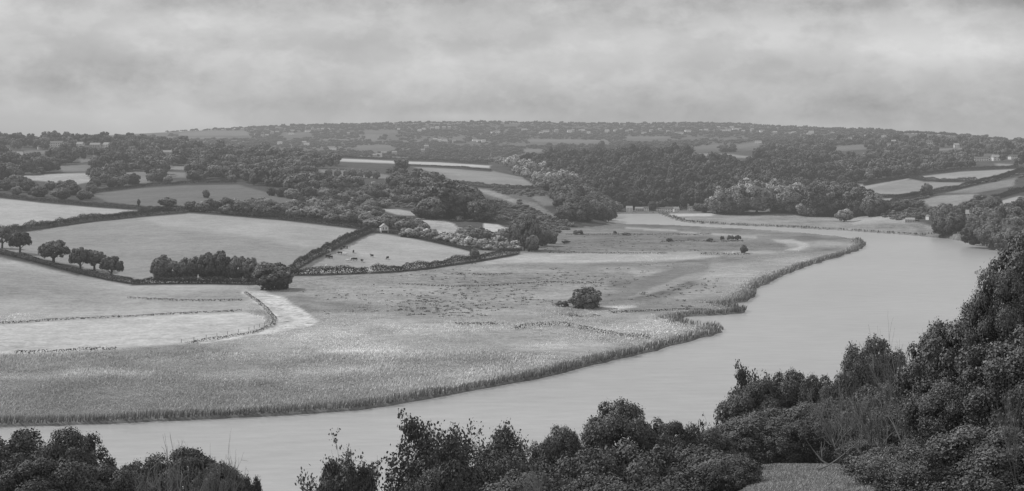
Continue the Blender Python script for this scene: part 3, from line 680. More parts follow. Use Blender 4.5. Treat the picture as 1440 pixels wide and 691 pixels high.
_fx = lambda p: _hash(int(math.floor((p.x+90*float(fbm(p.x/300, p.y/300, 41)))/170)), int(math.floor((p.y+160*float(fbm(p.x/300, p.y/300, 42)))/330)), 9)
def _hs(p): return float(fbm(p.x/260, p.y/420, 77, 3)) < .60 or RNG.uniform() < .25
wood('woodland', 'hazy woods and hedges covering the distant ridge', 'woodland',
     pts_in([(235,190),(300,184),(400,177),(500,173),(640,172),(850,175),(960,172),(1050,175),(1160,180),(1260,187),(1260,200),(1100,216),(735,216),(690,232),(560,222),(470,222),(400,214),(262,212)], 3.8, 2.0, fh, 2700, _hs), 12, 6.5, sg_far)
wood('scrub', 'rough low scrub on the open slope between the domed clump and the point', 'scrub',
     pts_in([(520,262),(560,250),(640,262),(760,268),(800,280),(830,300),(800,322),(740,350),(700,350),(640,332),(560,320),(500,300)], 4.6, 2.6, [f[0] for f in Fd if f[0] is not Fd[19][0] and f[0] is not Fd[21][0]], 900, lambda p: float(fbm(p.x/40, p.y/60, 78, 2)) > .50, hm=2), 4.0, 2.2, sg_scrub)
wood('scrub', 'pale bushes scattered along the foot of the hill beside the cattle field', 'scrub',
     pts_in([(560,334),(600,330),(660,338),(730,344),(732,354),(670,352),(600,336)], 6, 3.2, [], 850, hm=3), 6.5, 4.2, sg_pale)
wood('scrub', 'rough scrub and brambles on the slopes at the right', 'scrub',
     pts_in([(1240,290),(1300,276),(1440,244),(1440,310),(1350,310),(1280,312),(1240,306)], 5, 2.8, fh, 850, lambda p: float(fbm(p.x/40, p.y/60, 79, 2)) > .42, hm=2), 5, 3, sg_scrub)
# ridge line trees on the distant skyline
rl = []
for x in np.arange(235, 1445, 1.7):
    if RNG.uniform() < (.5 if x < 350 else .12): continue
    Ys = np.arange(2600, 6500, 40.0); Xs = (x-CX)*Ys/F; hh = Hraw(Xs, Ys); i = int(np.argmin(HY-F*(hh-CH)/Ys)); rl.append(Vector((Xs[i], Ys[i], hh[i])))
wood('woodland', 'uneven line of trees along the distant skyline', 'woodland', rl, 12, 6.5, sg_far)
rl = []
for x in np.arange(-60, 262, 4.5):
    Ys = np.arange(2300, 2900, 20.0); Xs = (x-CX)*Ys/F; hh = Hraw(Xs, Ys); i = int(np.argmin(HY-F*(hh-CH)/Ys)); rl.append(Vector((Xs[i], Ys[i], hh[i])))
wood('woodland', 'row of dark trees closing the skyline at the upper left', 'woodland', rl, 12, 10)

# ------------------------------------------------------------------ hedges
def hedge(name, label, cat, pl, h, w, dens=9.0, leaf=.38, mat=mHedge, ymin=500, group=None, gaps=.0):
    P3 = [hit(x, y, ymin) for x, y in pl]; P3 = [p for p in P3 if p is not None]
    C = []; 
    for a, b_ in zip(P3[:-1], P3[1:]):
        L = (b_-a).length; n = max(4, int(L*dens*(h+w*.6)/.75))
        t = RNG.uniform(0, 1, n); x = a.x+(b_.x-a.x)*t; y = a.y+(b_.y-a.y)*t
        bump = .62+.75*fbm(x/6, y/6, 61, 3)+.25*(fbm(x/17, y/17, 62, 2)-.5)*2
        th = RNG.uniform(0, math.pi, n); rr = RNG.uniform(.75, 1.05, n)
        nx, ny = -(b_.y-a.y)/max(L, .1), (b_.x-a.x)/max(L, .1)
        off = np.cos(th)*w*.5*rr; zz = np.sin(th)**.6*h*bump*rr
        X = x+nx*off; Y = y+ny*off; Z = Hraw(X, Y)+zz
        N = np.stack([nx*np.cos(th), ny*np.cos(th), np.sin(th)], 1)+RNG.normal(size=(n, 3))*.28
        keep = fbm(x/11, y/11, 63, 2) > gaps
        C.append((np.stack([X, Y, Z], 1)[keep], N[keep]))
    Cc = np.concatenate([c[0] for c in C]); Nn = np.concatenate([c[1] for c in C])
    o0 = Cc.mean(0); o0[2] = Cc[:, 2].min()
    V, Q = quads_from(Cc-o0, Nn, leaf*RNG.uniform(.6, 1.4, len(Cc)))
    me = mesh_np(name, V, Q, mat, {'lt': np.repeat(RNG.uniform(.75, 1.2, len(Cc)), 4)})
    o = ob(name, me); o.location = o0; tag(o, label, cat, group); return o
for lab, pl, h, w, ym in HD: hedge('hedgerow', lab, 'hedge', pl, h, w, ymin=ym)
for lab, pl, h, g in [
 ('low dark line of rushes across the left meadow', [(20,499),(60,497),(110,494),(165,492)], 1.1, 0),
 ('broken line of rushes along the meadow edge at the left', [(-20,457),(30,454),(90,450),(160,447),(250,442),(340,438)], .8, .3),
 ('dark ditch edge on the inner bend of the pale creek', [(262,485),(320,475),(360,468),(383,459),(387,450),(377,438),(362,424),(345,413)], .9, .1),
 ('dashed line of tufts in the meadow above the creek', [(180,420),(220,422),(270,424),(340,423)], .8, .3),
 ('reed edged ditch in the middle of the marsh', [(640,458),(665,457),(700,458)], 1.2, 0),
 ('reed edged ditch right of the middle of the marsh', [(722,464),(745,461),(780,458),(802,460),(830,466),(870,473),(915,477)], 1.4, .1),
 ('thin dark ditch across the marsh behind the round bush', [(860,441),(910,438),(960,436),(1000,437)], .8, .3),
 ('dark ditch line across the far marsh', [(985,358),(1020,359),(1055,359)], 1.4, .1),
 ('long thin ditch line across the far marsh', [(770,356),(840,357),(900,357),(960,357)], .9, .3),
 ('ditch line below the far marsh bushes', [(930,341),(975,340),(1000,341),(1045,340)], 1.4, .2),
 ('farthest ditch line on the marsh', [(795,331),(860,331),(920,331),(985,331)], 1.4, .35),
 ('short ditch below the foot of the hill', [(640,386),(690,388),(720,386)], 1.1, .3),
 ('broken ditch across the middle marsh', [(560,400),(640,404),(700,402),(760,398),(850,399)], .8, .3),
]: hedge('rush_line', lab, 'rushes', pl, h, 1.6, dens=4.5, leaf=.28, mat=mHedge, ymin=300, gaps=g*.75)

# ------------------------------------------------------------------ reeds
def blades(name, label, X, Y, hgt, wid, mat, lean=.25, tonev=(.6, 1.4), mul=None):
    n = len(X); Z = Hraw(X, Y)
    Z = np.where(Z < .2, .2, Z)-.1
    a = RNG.uniform(0, math.pi, n); dx = np.cos(a)*wid/2; dy = np.sin(a)*wid/2
    lx = RNG.normal(size=n)*lean*hgt*.5+.12*hgt; ly = RNG.normal(size=n)*lean*hgt*.5
    B = np.stack([X, Y, Z], 1)
    V = np.stack([B+np.stack([-dx, -dy, 0*dx], 1), B+np.stack([dx, dy, 0*dx], 1), B+np.stack([dx*1.1+lx*.45, dy*1.1+ly*.45, hgt*.6], 1), B+np.stack([lx, ly, hgt], 1)], 1).reshape(-1, 3)
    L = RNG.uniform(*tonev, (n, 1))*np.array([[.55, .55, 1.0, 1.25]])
    if mul is not None: L = L*mul[:, None]
    me = mesh_np(name, V, np.arange(4*n).reshape(-1, 4), mat, {'lt': L.ravel()})
    o = ob(name, me); tag(o, label, 'reeds', kind='stuff'); return o
def tone_at(X, Y):
    i = np.clip(np.searchsorted(R, Y), 0, nr-1); j = np.clip(np.searchsorted(T, X/(Y+120)), 0, nc-1)
    return tone[i, j]
# bank strip
edge = [upx(*p) for p in MARSH_EDGE[1:-7]]
bx, by = [], []
for (ax, ay), (cx_, cy_) in zip(edge[:-1], edge[1:]):
    L = math.hypot(cx_-ax, cy_-ay); ym = (ay+cy_)/2
    n = int(L*(46 if ym < 420 else 26 if ym < 600 else 14)*1.0)
    t = RNG.uniform(0, 1, n); 
    nx, ny = -(cy_-ay)/L, (cx_-ax)/L
    w = RNG.uniform(0, 1, n)**1.3*14-1
    bx.append(ax+(cx_-ax)*t+nx*w); by.append(ay+(cy_-ay)*t+ny*w)
bx = np.concatenate(bx); by = np.concatenate(by); s = river_sd(bx, by); k = (s > -.5) & (s < np.where(by > 700, 8, 13)) & (bx > -450)
bx, by, s = bx[k], by[k], s[k]
patch = fbm(bx/7, by/7, 71, 3)
blades('reed_bank', 'tall dark reeds edging the river bank', bx, by, (.9+1.5*patch)*RNG.uniform(.75, 1.15, len(bx))*np.clip(1.1-s/11, .2, 1), RNG.uniform(.12, .3, len(bx))*np.clip(by/420, .8, 2), mReedDark, .25, (.6, 1.4), .60+np.clip(s-1, 0, 10)*.13)  # blades darken toward the water, shade of the bank edge put into tone
# lower reeds along the far banks
for nm_, lab_, pl_, sgn in [('reed_bank', 'dark reed fringe along the far bank of the river', FARBANK[4:-2], 1)]:
    e_ = [upx(*p) for p in pl_]; fx, fy = [], []
    for (ax, ay), (cx_, cy_) in zip(e_[:-1], e_[1:]):
        L = math.hypot(cx_-ax, cy_-ay); n_ = int(L*7); t = RNG.uniform(0, 1, n_); nx, ny = -(cy_-ay)/L, (cx_-ax)/L; w_ = RNG.uniform(-9, 9, n_)
        fx.append(ax+(cx_-ax)*t+nx*w_); fy.append(ay+(cy_-ay)*t+ny*w_)
    fx = np.concatenate(fx); fy = np.concatenate(fy); s_ = river_sd(fx, fy); k = (s_ > .5) & (s_ < 7); fx, fy = fx[k], fy[k]
    blades(nm_, lab_, fx, fy, (.6+2.0*fbm(fx/14, fy/14, 74, 3)**1.2), RNG.uniform(.3, .8, len(fx)), mReedDark, .2, (.4, .9))
# marsh grass, sparse enough that the sheet shows between the blades
n = 470000
Yr = 1/RNG.uniform(1/900, 1/300, n); ur = RNG.uniform(-240, 1240, n); Xr = (ur-CX)*Yr/F
pyr = HY+F*(CH-.8)/Yr
ok = (Hraw(Xr, Yr) < 1.5) & (river_sd(Xr, Yr) > 2)
inm = polydist(ur, pyr, [(-300,456),(0,456),(90,450),(250,442),(345,439),(378,456),(350,470),(250,484),(165,491),(20,498),(-300,505)]) < 0
inc = polydist(ur, pyr, [(338,411),(372,409),(398,419),(426,436),(449,451),(430,459),(395,465),(350,473),(300,481),(252,486),(300,478),(350,470),(380,461),(386,450),(372,436),(352,421)]) < 1.5
nearz = pyr > 440
pz = fbm(Xr/18, Yr/30, 72, 3)
ok &= ~inc & ~(inm) & (RNG.uniform(0, 1, n) < sstep(400, 520, pyr)*.9+.05*(pz > .5)) & ~((ur < 345) & (pyr < 442))
Xr, Yr, pz = Xr[ok], Yr[ok], pz[ok]; pr_ = pyr[ok]
hh = np.where(pr_ > 495, .80, .42)*np.clip(.1+1.9*pz**1.5, .15, 2)*RNG.uniform(.6, 1.2, len(Xr))
blades('marsh_grass', 'pale windblown grass and reeds covering the marsh', Xr, Yr, hh, RNG.uniform(.15, .4, len(Xr))*Yr/420, mReed, .5, (.84, 1.18), np.clip((tone_at(Xr, Yr)/.27)**1.3, .45, 2.0))
print('blades', len(Xr), len(bx))
# dark tussocks of rush on the rougher marsh
n_ = 4200; yq = RNG.uniform(328, 446, n_); xq = RNG.uniform(420, 1010, n_); Yq = F*(CH-.8)/(yq-HY); Xq = (xq-CX)*Yq/F
kq = (Hraw(Xq, Yq) < 1.3) & (river_sd(Xq, Yq) > 14) & (RNG.uniform(0, 1, n_) < sstep(.42, .72, fbm(Xq/26, Yq/34, 91, 4))*.75*np.where(xq < 560, .35, 1)) & (np.hypot((xq-822)/40, (yq-430)/14) > 1) & ~((yq > 355) & (yq < 371)) & (polydist(xq, yq, [(845,424),(900,392),(960,373),(1030,366),(1100,362),(1010,378),(930,402),(880,422)]) > 0)
Xq, Yq = Xq[kq], Yq[kq]; m_ = 14
rr = RNG.uniform(.2, .8, len(Xq)); 
Cx = np.repeat(Xq, m_)+RNG.normal(size=len(Xq)*m_)*np.repeat(rr, m_)*.9; Cy = np.repeat(Yq, m_)+RNG.normal(size=len(Xq)*m_)*np.repeat(rr, m_)*.5
Cz = Hraw(Cx, Cy)+RNG.uniform(.02, .45, len(Cx))*np.repeat(np.clip(rr, .5, 1), m_)
Vt, Qt = quads_from(np.stack([Cx, Cy, Cz], 1), RNG.normal(size=(len(Cx), 3)), .32*RNG.uniform(.6, 1.3, len(Cx)))
tag(ob('tussocks', mesh_np('tussocks', Vt, Qt, leaf_mat('rush_tussocks', .17, .3, .3, .1, .8, 0), {'lt': np.repeat(RNG.uniform(.7, 1.3, len(Cx)), 4)})), 'dark tussocks of rush dotted over the rougher marsh', 'rushes', kind='stuff')
# grass on the clearing
n = 60000; Yc = RNG.uniform(48, 108, n); uc = RNG.uniform(1045, 1225, n); Xc = (uc-CX)*Yc/F
blades('grass', 'short dark grass on the near clearing', Xc, Yc, RNG.uniform(.12, .26, n), RNG.uniform(.02, .05, n), mGrass, .6)
bpy.data.objects['grass']['category'] = 'grass'

# ------------------------------------------------------------------ houses
def gable(A, w, d, h, rh, ov=.3):
    A.add([(-w/2-ov,-d/2-ov,h),(w/2+ov,-d/2-ov,h),(w/2+ov,0,h+rh+ov*.3),(-w/2-ov,0,h+rh+ov*.3),(-w/2-ov,d/2+ov,h),(w/2+ov,d/2+ov,h),
           (-w/2-ov,-d/2-ov,h-.18),(w/2+ov,-d/2-ov,h-.18),(-w/2-ov,d/2+ov,h-.18),(w/2+ov,d/2+ov,h-.18)],
          [(0,1,2,3),(3,2,5,4),(6,7,1,0),(4,5,9,8),(0,3,4,8,6),(1,7,9,5,2)])
def house_meshes(w, d, h, rh, wm, rm, nwin=3, st=2):
    A = Acc()
    A.add([(-w/2,-d/2,-1.5),(w/2,-d/2,-1.5),(w/2,d/2,-1.5),(-w/2,d/2,-1.5),(-w/2,-d/2,h-.19),(w/2,-d/2,h-.19),(w/2,d/2,h-.19),(-w/2,d/2,h-.19),(-w/2,0,h+rh-.2),(w/2,0,h+rh-.2)],
          [(0,1,5,4),(2,3,7,6),(1,2,6,9,5),(3,0,4,8,7)])
    wall = A.mesh('wall', wm)
    A = Acc(); gable(A, w, d, h, rh); roof = A.mesh('roof', rm)
    A = Acc(); A.box(w/2-1.1, w/2-.3, -.4, .4, h+rh-.6, h+rh+1.1); ch = A.mesh('chimney', mBrick)
    wins = []
    for k in range(nwin):
        for s_ in range(st):
            x = -w/2+(k+.5)*w/nwin; z = .9+s_*2.6
            A = Acc(); A.box(x-.5, x+.5, -d/2-.05, -d/2+.05, z, z+1.25); wins.append(A.mesh('window', mPane))
    A = Acc(); A.box(-.55, .45, -d/2-.06, -d/2+.05, -.2, 2.0) if nwin < 0 else None
    return wall, roof, ch, wins
HP = [house_meshes(11, 7, 5.2, 3, mWall, mSlate), house_meshes(15, 7, 4.6, 3, mWallG, mSlatePale, 4), house_meshes(9, 8, 5, 3.4, mWall, mSlatePale, 2), house_meshes(22, 8, 4.8, 2.8, mWall, mSlate, 6)]
def house(x, y, k, sc_, label, group=None, rz=None, detail=True, ymin=900, name='house'):
    p = hit(x, y, ymin)
    if p is None: return
    o = bpy.data.objects.new(name, None); COL.objects.link(o); o.location = p; o.rotation_euler = (0, 0, RNG.uniform(-.5, .5) if rz is None else rz); o.scale = (sc_,)*3
    tag(o, label, 'house', group); wl, rf, ch, wn = HP[k]
    ob('wall', wl, o); r = ob('roof', rf, o)
    if detail:
        ob('chimney', ch, r)
        for m in wn: ob('window', m, o)
    return o
for a in [
 (80,206,3,1.2,'long white house under the trees on the left skyline wood'),(113,208,2,1.2,'white gabled house with a tall chimney in the left wood'),(134,208,1,1.1,'pale roofed house right of the gabled one in the left wood'),
 (150,208,2,1.1,'small white house at the right of the left wood group'),(10,211,0,.9,'small house at the far left edge below the skyline wood'),(28,224,2,1.2,'white house among bushes at the left'),(17,224,1,.9,'grey roof beside the white house at the left'),
 (235,219,1,1.1,'pale low building at the right end of the left wood'),(250,217,3,.9,'bright roofed farm building at the right end of the left wood'),(57,210,0,.8,'tiny pale house beside the long white house')]:
    house(*a, ymin=1500)
for a in [(885,298,2,.7,'white cottage at the left of the waterside village'),(899,297,1,.55,'low pale house second from left in the village'),(908,297,0,.55,'small roofed cottage in the village'),(930,297,3,.5,'long pale house in the middle of the village'),
          (941,299,0,.7,'grey roofed house by the quay'),(951,298,2,.6,'narrow white gabled cottage on the quay'),(963,293,1,.6,'house set back among trees in the village'),(972,297,0,.6,'low white house at the right end of the village')]:
    house(*a, ymin=1300, rz=RNG.uniform(-.3, .3))
for a in [(1380,227,3,.9,'left white house of the farm group on the right hill'),(1391,226,0,1.3,'middle white house of the farm group on the right hill'),(1400,226,2,1.1,'right white house of the farm group on the right hill'),(1427,224,3,.9,'white terrace near the right picture edge'),
          (1306,204,0,1.2,'white house high on the wooded right slope'),(1345,208,2,1.0,'small pale house on the wooded right slope')]:
    house(*a, ymin=1600)
for a in [(1280,313,1,.5,'pale low boathouse on the right river bank'),(1307,309,2,.5,'white gabled cottage among the right bank trees'),(1351,305,0,.8,'white cottage roof among trees on the right bank'),(1366,309,2,.9,'grey roofed cottage right of the white one on the bank')]:
    house(*a, ymin=850)
house(566,267,2,.6,'tiny white house high in the hillside wood', ymin=1300, rz=.2)
house(492,286,1,.7,'white house half hidden in the scrub', ymin=1000, rz=.1)
farh = [(370,190),(376,189),(384,189),(362,191),(390,188),(412,184),(410,189),(433,183),(441,183),(448,183),(455,184),(462,183),(491,187),(394,203),(406,203),(428,202),(432,202),(467,209),(434,215),(431,216),
 (560,184),(590,183),(596,183),(608,182),(615,181),(625,182),(633,181),(612,199),(618,199),(625,199),(638,200),(668,198),(674,198),(680,198),(694,184),(700,185),(714,186),(527,218),(533,217),(540,218),(555,217),(600,211),(596,212),
 (737,185),(762,186),(769,185),(783,185),(800,186),(806,185),(815,184),(820,184),(827,185),(854,184),(866,185),(873,185),(882,184),(888,185),(905,187),(915,187),(928,182),(938,184),(941,185),(950,187),(958,186),(966,185),
 (985,184),(992,184),(998,184),(1010,182),(1016,183),(1020,182),(1024,183),(1028,182),(1032,183),(1036,181),(1040,183),(1044,183),(1058,185),(1072,185),(1090,187),(1110,188),(1116,187),(1138,190),(1140,189),(1158,190),(1170,190),(1193,193),(1198,192),(1216,193),(1230,193),(1243,194),(1065,200),(870,211),(1255,203),(1245,204)]
mWhite = plain('bright_render', .92, .03, .5)
HPf = [house_meshes(13, 8, 5, 3, mWhite, mSlatePale, 0, 0), house_meshes(18, 9, 5, 3, mWhite, mSlate, 0, 0), house_meshes(11, 8, 6, 3, mWallG, mSlatePale, 0, 0)]
for x, y in farh:
    p = hit(x+RNG.uniform(-1, 1), y+1.0+RNG.uniform(-1.2, 3.5), 2400)
    if p is None: continue
    o = bpy.data.objects.new('house', None); COL.objects.link(o); o.location = p+Vector((0, -8, 3.0+RNG.uniform(-1.5, 1.0))); o.rotation_euler = (0, 0, RNG.uniform(-.5, .5)); k = RNG.uniform(.7, 1.05); o.scale = (k*1.1, k, k)
    wl, rf, ch, wn = HPf[int(RNG.integers(3))]; ob('wall', wl, o); ob('roof', rf, o)
    tag(o, 'tiny pale house scattered on the hazy distant ridge', 'house', 'houses on the distant ridge')

# field barn above the cattle
p = hit(540, 327, 800); w = 5.2
bo = bpy.data.objects.new('barn', None); COL.objects.link(bo); bo.location = p; bo.rotation_euler = (0, 0, .25)
tag(bo, 'small white gabled barn with dark openings at the top corner of the cattle field', 'barn')
A = Acc(); A.add([(-2.4,-3,-.5),(2.4,-3,-.5),(2.4,3,-.5),(-2.4,3,-.5),(-2.4,-3,3.8),(2.4,-3,3.8),(2.4,3,3.8),(-2.4,3,3.8),(0,-3,5.6),(0,3,5.6)], [(0,1,5,8,4),(1,2,6,5),(2,3,7,9,6),(3,0,4,7)])
ob('wall', A.mesh('wall', mWall), bo)
A = Acc(); A.add([(-2.8,-3.3,3.6),(0,-3.3,5.75),(2.8,-3.3,3.6),(-2.8,3.3,3.6),(0,3.3,5.75),(2.8,3.3,3.6),(-2.8,-3.3,3.42),(0,-3.3,5.58),(2.8,-3.3,3.42),(-2.8,3.3,3.42),(0,3.3,5.58),(2.8,3.3,3.42)],
  [(0,1,4,3),(1,2,5,4),(0,6,7,1),(1,7,8,2),(3,4,10,9),(4,5,11,10),(0,3,9,6),(2,8,11,5)])
ob('roof', A.mesh('roof', mSlatePale), bo)
for x in (-.9, .9):
    A = Acc(); A.box(x-.28, x+.28, -3.05, -2.95, 2.0, 3.4); ob('window', A.mesh('window', mPane), bo)
A = Acc(); A.box(-2.0, 2.0, -3.05, -2.95, -.3, 1.3); ob('doorway', A.mesh('doorway', mPane), bo)

# ------------------------------------------------------------------ cattle
def cow_mesh(mat, graze):
    A = Acc(); R_ = [(-1.15,.10,.12,1.15),(-1.1,.26,.34,1.1),(-.8,.33,.42,1.05),(-.3,.36,.46,.98),(.3,.35,.44,1.0),(.75,.30,.42,1.05),(1.0,.20,.30,1.15)]
    V = []; n = 10
    for x, ry, rz_, zc in R_:
        for k in range(n): t = 2*math.pi*k/n; V.append((x, ry*math.cos(t), zc+rz_*math.sin(t)))
    Fc = [(i*n+k, i*n+(k+1) % n, (i+1)*n+(k+1) % n, (i+1)*n+k) for i in range(len(R_)-1) for k in range(n)]
    Fc += [tuple(range(n-1, -1, -1)), tuple((len(R_)-1)*n+k for k in range(n))]
    A.add(V, Fc)
    hz = .35 if graze else 1.35
    A.add(*tube(np.array([[.85,0,1.15],[1.3,0,(1.15+hz)/2+.15],[1.6,0,hz+.1],[1.85,0,hz-.12]]), [.24,.17,.15,.09], 8))
    for sx, sy in ((-.9,.2),(-.9,-.2),(.75,.2),(.75,-.2)):
        A.add(*tube(np.array([[sx,sy,.95],[sx-.04 if sx<0 else sx,sy,.5],[sx,sy,0]]), [.14,.07,.06], 6))
    A.add(*tube(np.array([[-1.12,0,1.3],[-1.25,0,.9],[-1.22,0,.5]]), [.04,.03,.05], 5))
    for s_ in (-1, 1): A.add(*tube(np.array([[1.5,s_*.1,hz+.22],[1.48,s_*.28,hz+.2]]), [.05,.02], 5))
    return A.mesh('cow', mat)
mc, nt, b = new_mat('cow_hide'); tc = nd(nt, 'ShaderNodeTexCoord').outputs['Object']; nz = noise_n(nt, tc, 1.3, 2)
rp = nd(nt, 'ShaderNodeMapRange'); nt.links.new(nz, rp.inputs[0]); rp.inputs[1].default_value = .50; rp.inputs[2].default_value = .53; rp.inputs[3].default_value = .03; rp.inputs[4].default_value = .75
nt.links.new(grey(nt, rp.outputs[0]), b.inputs['Base Color'])
cowm = {('w', g): cow_mesh(plain('white_hide', .75, .1), g) for g in (0, 1)}; cowm.update({('d', g): cow_mesh(plain('dark_hide', .035, .2), g) for g in (0, 1)}); cowm.update({('p', g): cow_mesh(mc, g) for g in (0, 1)})
names = {'w': ('white cow grazing in the sloping field beside the hedge', 'white cows in the cattle field'), 'd': ('dark cow grazing in the sloping field beside the hedge', 'dark cows in the cattle field'), 'p': ('black and white cow standing in the sloping field', 'patched cows in the cattle field')}
for x, y, k in [(463,355,'w'),(461,363,'d'),(465,364,'d'),(480,352,'d'),(484,350,'d'),(485,360,'w'),(478,358,'p'),(497,356,'d'),(489,369,'w'),(495,367,'p'),(499,367,'d'),(523,362,'d'),(509,369,'p'),(545,365,'d'),(459,377,'w'),(488,350,'d'),(511,204,'w')]:
    if y < 300: continue
    p = hit(x, y, 600); o = ob('cow', cowm[(k, int(RNG.integers(2)))]); o.location = p; o.rotation_euler = (0, 0, RNG.uniform(0, 6.28)); o.scale = (1.15,)*3
    tag(o, names[k][0], 'cow', names[k][1])

# post and wire fence along the creek
fo = bpy.data.objects.new('wire_fence', None); COL.objects.link(fo)
fp = [(255,483),(290,477),(320,472),(350,466),(372,459),(380,450)]
P3 = [hit(x, y-1, 300) for x, y in fp]; fo.location = P3[0]; tag(fo, 'post and wire fence following the inside of the pale creek', 'fence')
q = []
for a, b_ in zip(P3[:-1], P3[1:]):
    n = max(1, int((b_-a).length/4))
    for i in range(n): q.append(a+(b_-a)*i/n)
for c in q:
    A = Acc(); A.box(-.06, .06, -.06, .06, -.3, 1.1); o = ob('post', A.mesh('post', mPost), fo); o.location = Vector((c.x, c.y, gz(c.x, c.y)))-P3[0]
A = Acc(); A.add(*tube(np.array([(c.x-P3[0].x, c.y-P3[0].y, gz(c.x, c.y)+1.0-P3[0].z) for c in q]), [.02]*len(q), 3)); ob('wire', A.mesh('wire', mPost), fo)

# ------------------------------------------------------------------ near trees
near_pr = [tree_proto('broadleaf_tree', 9, 4.2, 130, 44000, .135, mLeafNear, .06, .9, .17, .22, .66, spread=.2, nj=.5),
           tree_proto('broadleaf_tree', 9, 4.2, 100, 44000, .135, mLeafDark, .04, .9, .20, .22, .66, spread=.18, nj=.5),
           tree_proto('broadleaf_tree', 9, 4.0, 160, 44000, .13, mLeafNear, .05, .9, .155, .22, .62, spread=.24, nj=.5)]
near_bush = [tree_proto('bush', 4, 3.0, 100, 22000, .13, mLeafNear, .0, .5, .18, .12, .6, spread=.35, nj=.5), tree_proto('bush', 4, 3.0, 80, 22000, .13, mLeafDark, .0, .5, .2, .12, .6, spread=.3, nj=.5),
             tree_proto('bush', 4, 3.0, 100, 20000, .12, mLeafPale, .0, .5, .17, .12, .5, spread=.4, nj=.5)]
def branching(p0, d0, L, r, depth, A, tips, spread=.55, segs=3, up=.15, n_child=3):
    pts = [p0]; d = d0
    for i in range(segs):
        d = d+RNG.normal(size=3)*.16+np.array([0, 0, up*.3]); d /= np.linalg.norm(d); pts.append(pts[-1]+d*L/segs)
    A.add(*tube(np.array(pts), r*np.linspace(1, .6, segs+1), 5 if r > .03 else 3))
    if depth == 0: tips.append((pts[-1], d)); return
    for i in range(n_child):
        k = int(RNG.integers(1, segs+1)) if i else segs
        nd_ = d+RNG.normal(size=3)*spread; nd_[2] += up; nd_ /= np.linalg.norm(nd_)
        branching(pts[k], nd_, L*RNG.uniform(.6, .85), r*.58, depth-1, A, tips, spread, segs, up, n_child)
def sparse_tree(kind, Hh, leafn, leaf, mat, mat_w, stems=4, depth=4, r=.07, spread=.5, width=.5):
    A = Acc(); tips = []
    for i in range(stems):
        a = 6.28*i/stems+RNG.uniform(-.4, .4); d = np.array([math.cos(a)*width, math.sin(a)*width, 1.0]); d /= np.linalg.norm(d)
        branching(np.array([math.cos(a)*.15, math.sin(a)*.15, -.3]), d, Hh*.30, r, depth, A, tips, spread)
    top = max(t[0][2] for t in tips); wd = float(np.percentile([np.abs(t[0][:2]).max() for t in tips], 88))
    tm = A.mesh(kind+'_branches', mat_w); cm = None
    if leafn:
        T_ = np.array([t[0] for t in tips]); T_ = T_[RNG.uniform(size=len(T_)) < .62]; i = RNG.choice(len(T_), leafn)
        C = T_[i]+RNG.normal(size=(leafn, 3))*np.array([.22, .22, .25])-np.array([0, 0, .1])
        V, Q = quads_from(C, RNG.normal(size=(leafn, 3))+np.array([0, 0, .5]), leaf*RNG.uniform(.6, 1.4, leafn))
        cm = mesh_np(kind+'_crown', V, Q, mat, {'lt': np.repeat(RNG.uniform(.6, 1.4, leafn), 4)})
    return (kind, tm, cm, top, wd)
sp_pr = [sparse_tree('shrub_tree', 7, 7000, .13, mLeafNear, mBark, 5, 4, .08, .6, .55), sparse_tree('shrub_tree', 7, 12000, .13, mLeafDark, mBark, 6, 4, .09, .65, .6), sparse_tree('shrub_tree', 7, 9000, .13, mLeafPale, mBark, 6, 4, .07, .4, .4)]
bare_pr = [sparse_tree('bare_shrub', 6, 0, .1, mLeafPale, plain('bleached_wood', .30, .3, 3.0), 5, 4, .10, .4, .5), sparse_tree('bare_shrub', 6, 0, .07, mLeafPale, mDead, 6, 4, .06, .35, .45)]
def near_tree(x, yt, Y, wpx, pr, label, group=None, cat='tree', name=None, minh=2.0, maxh=14):
    X = (x-CX)*Y/F; g = gz(X, Y); zt = CH-Y*(yt-HY)/F; h = zt-g
    k, tm, cm, Hh, Rr = pr; w = wpx*Y/F
    h = max(h, minh)
    z0 = g-.2
    if h > maxh: z0 = zt-maxh; h = maxh
    o = bpy.data.objects.new(name or k, None); COL.objects.link(o); o.location = (X, Y, z0); o.scale = (w/(2*Rr), w/(2*Rr), h/Hh); o.rotation_euler = (0, 0, RNG.uniform(0, 6.28))
    tag(o, label, cat, group); ob('branches' if 'shrub' in k else 'trunk', tm, o)
    if cm: ob('crown', cm, o)
    return o
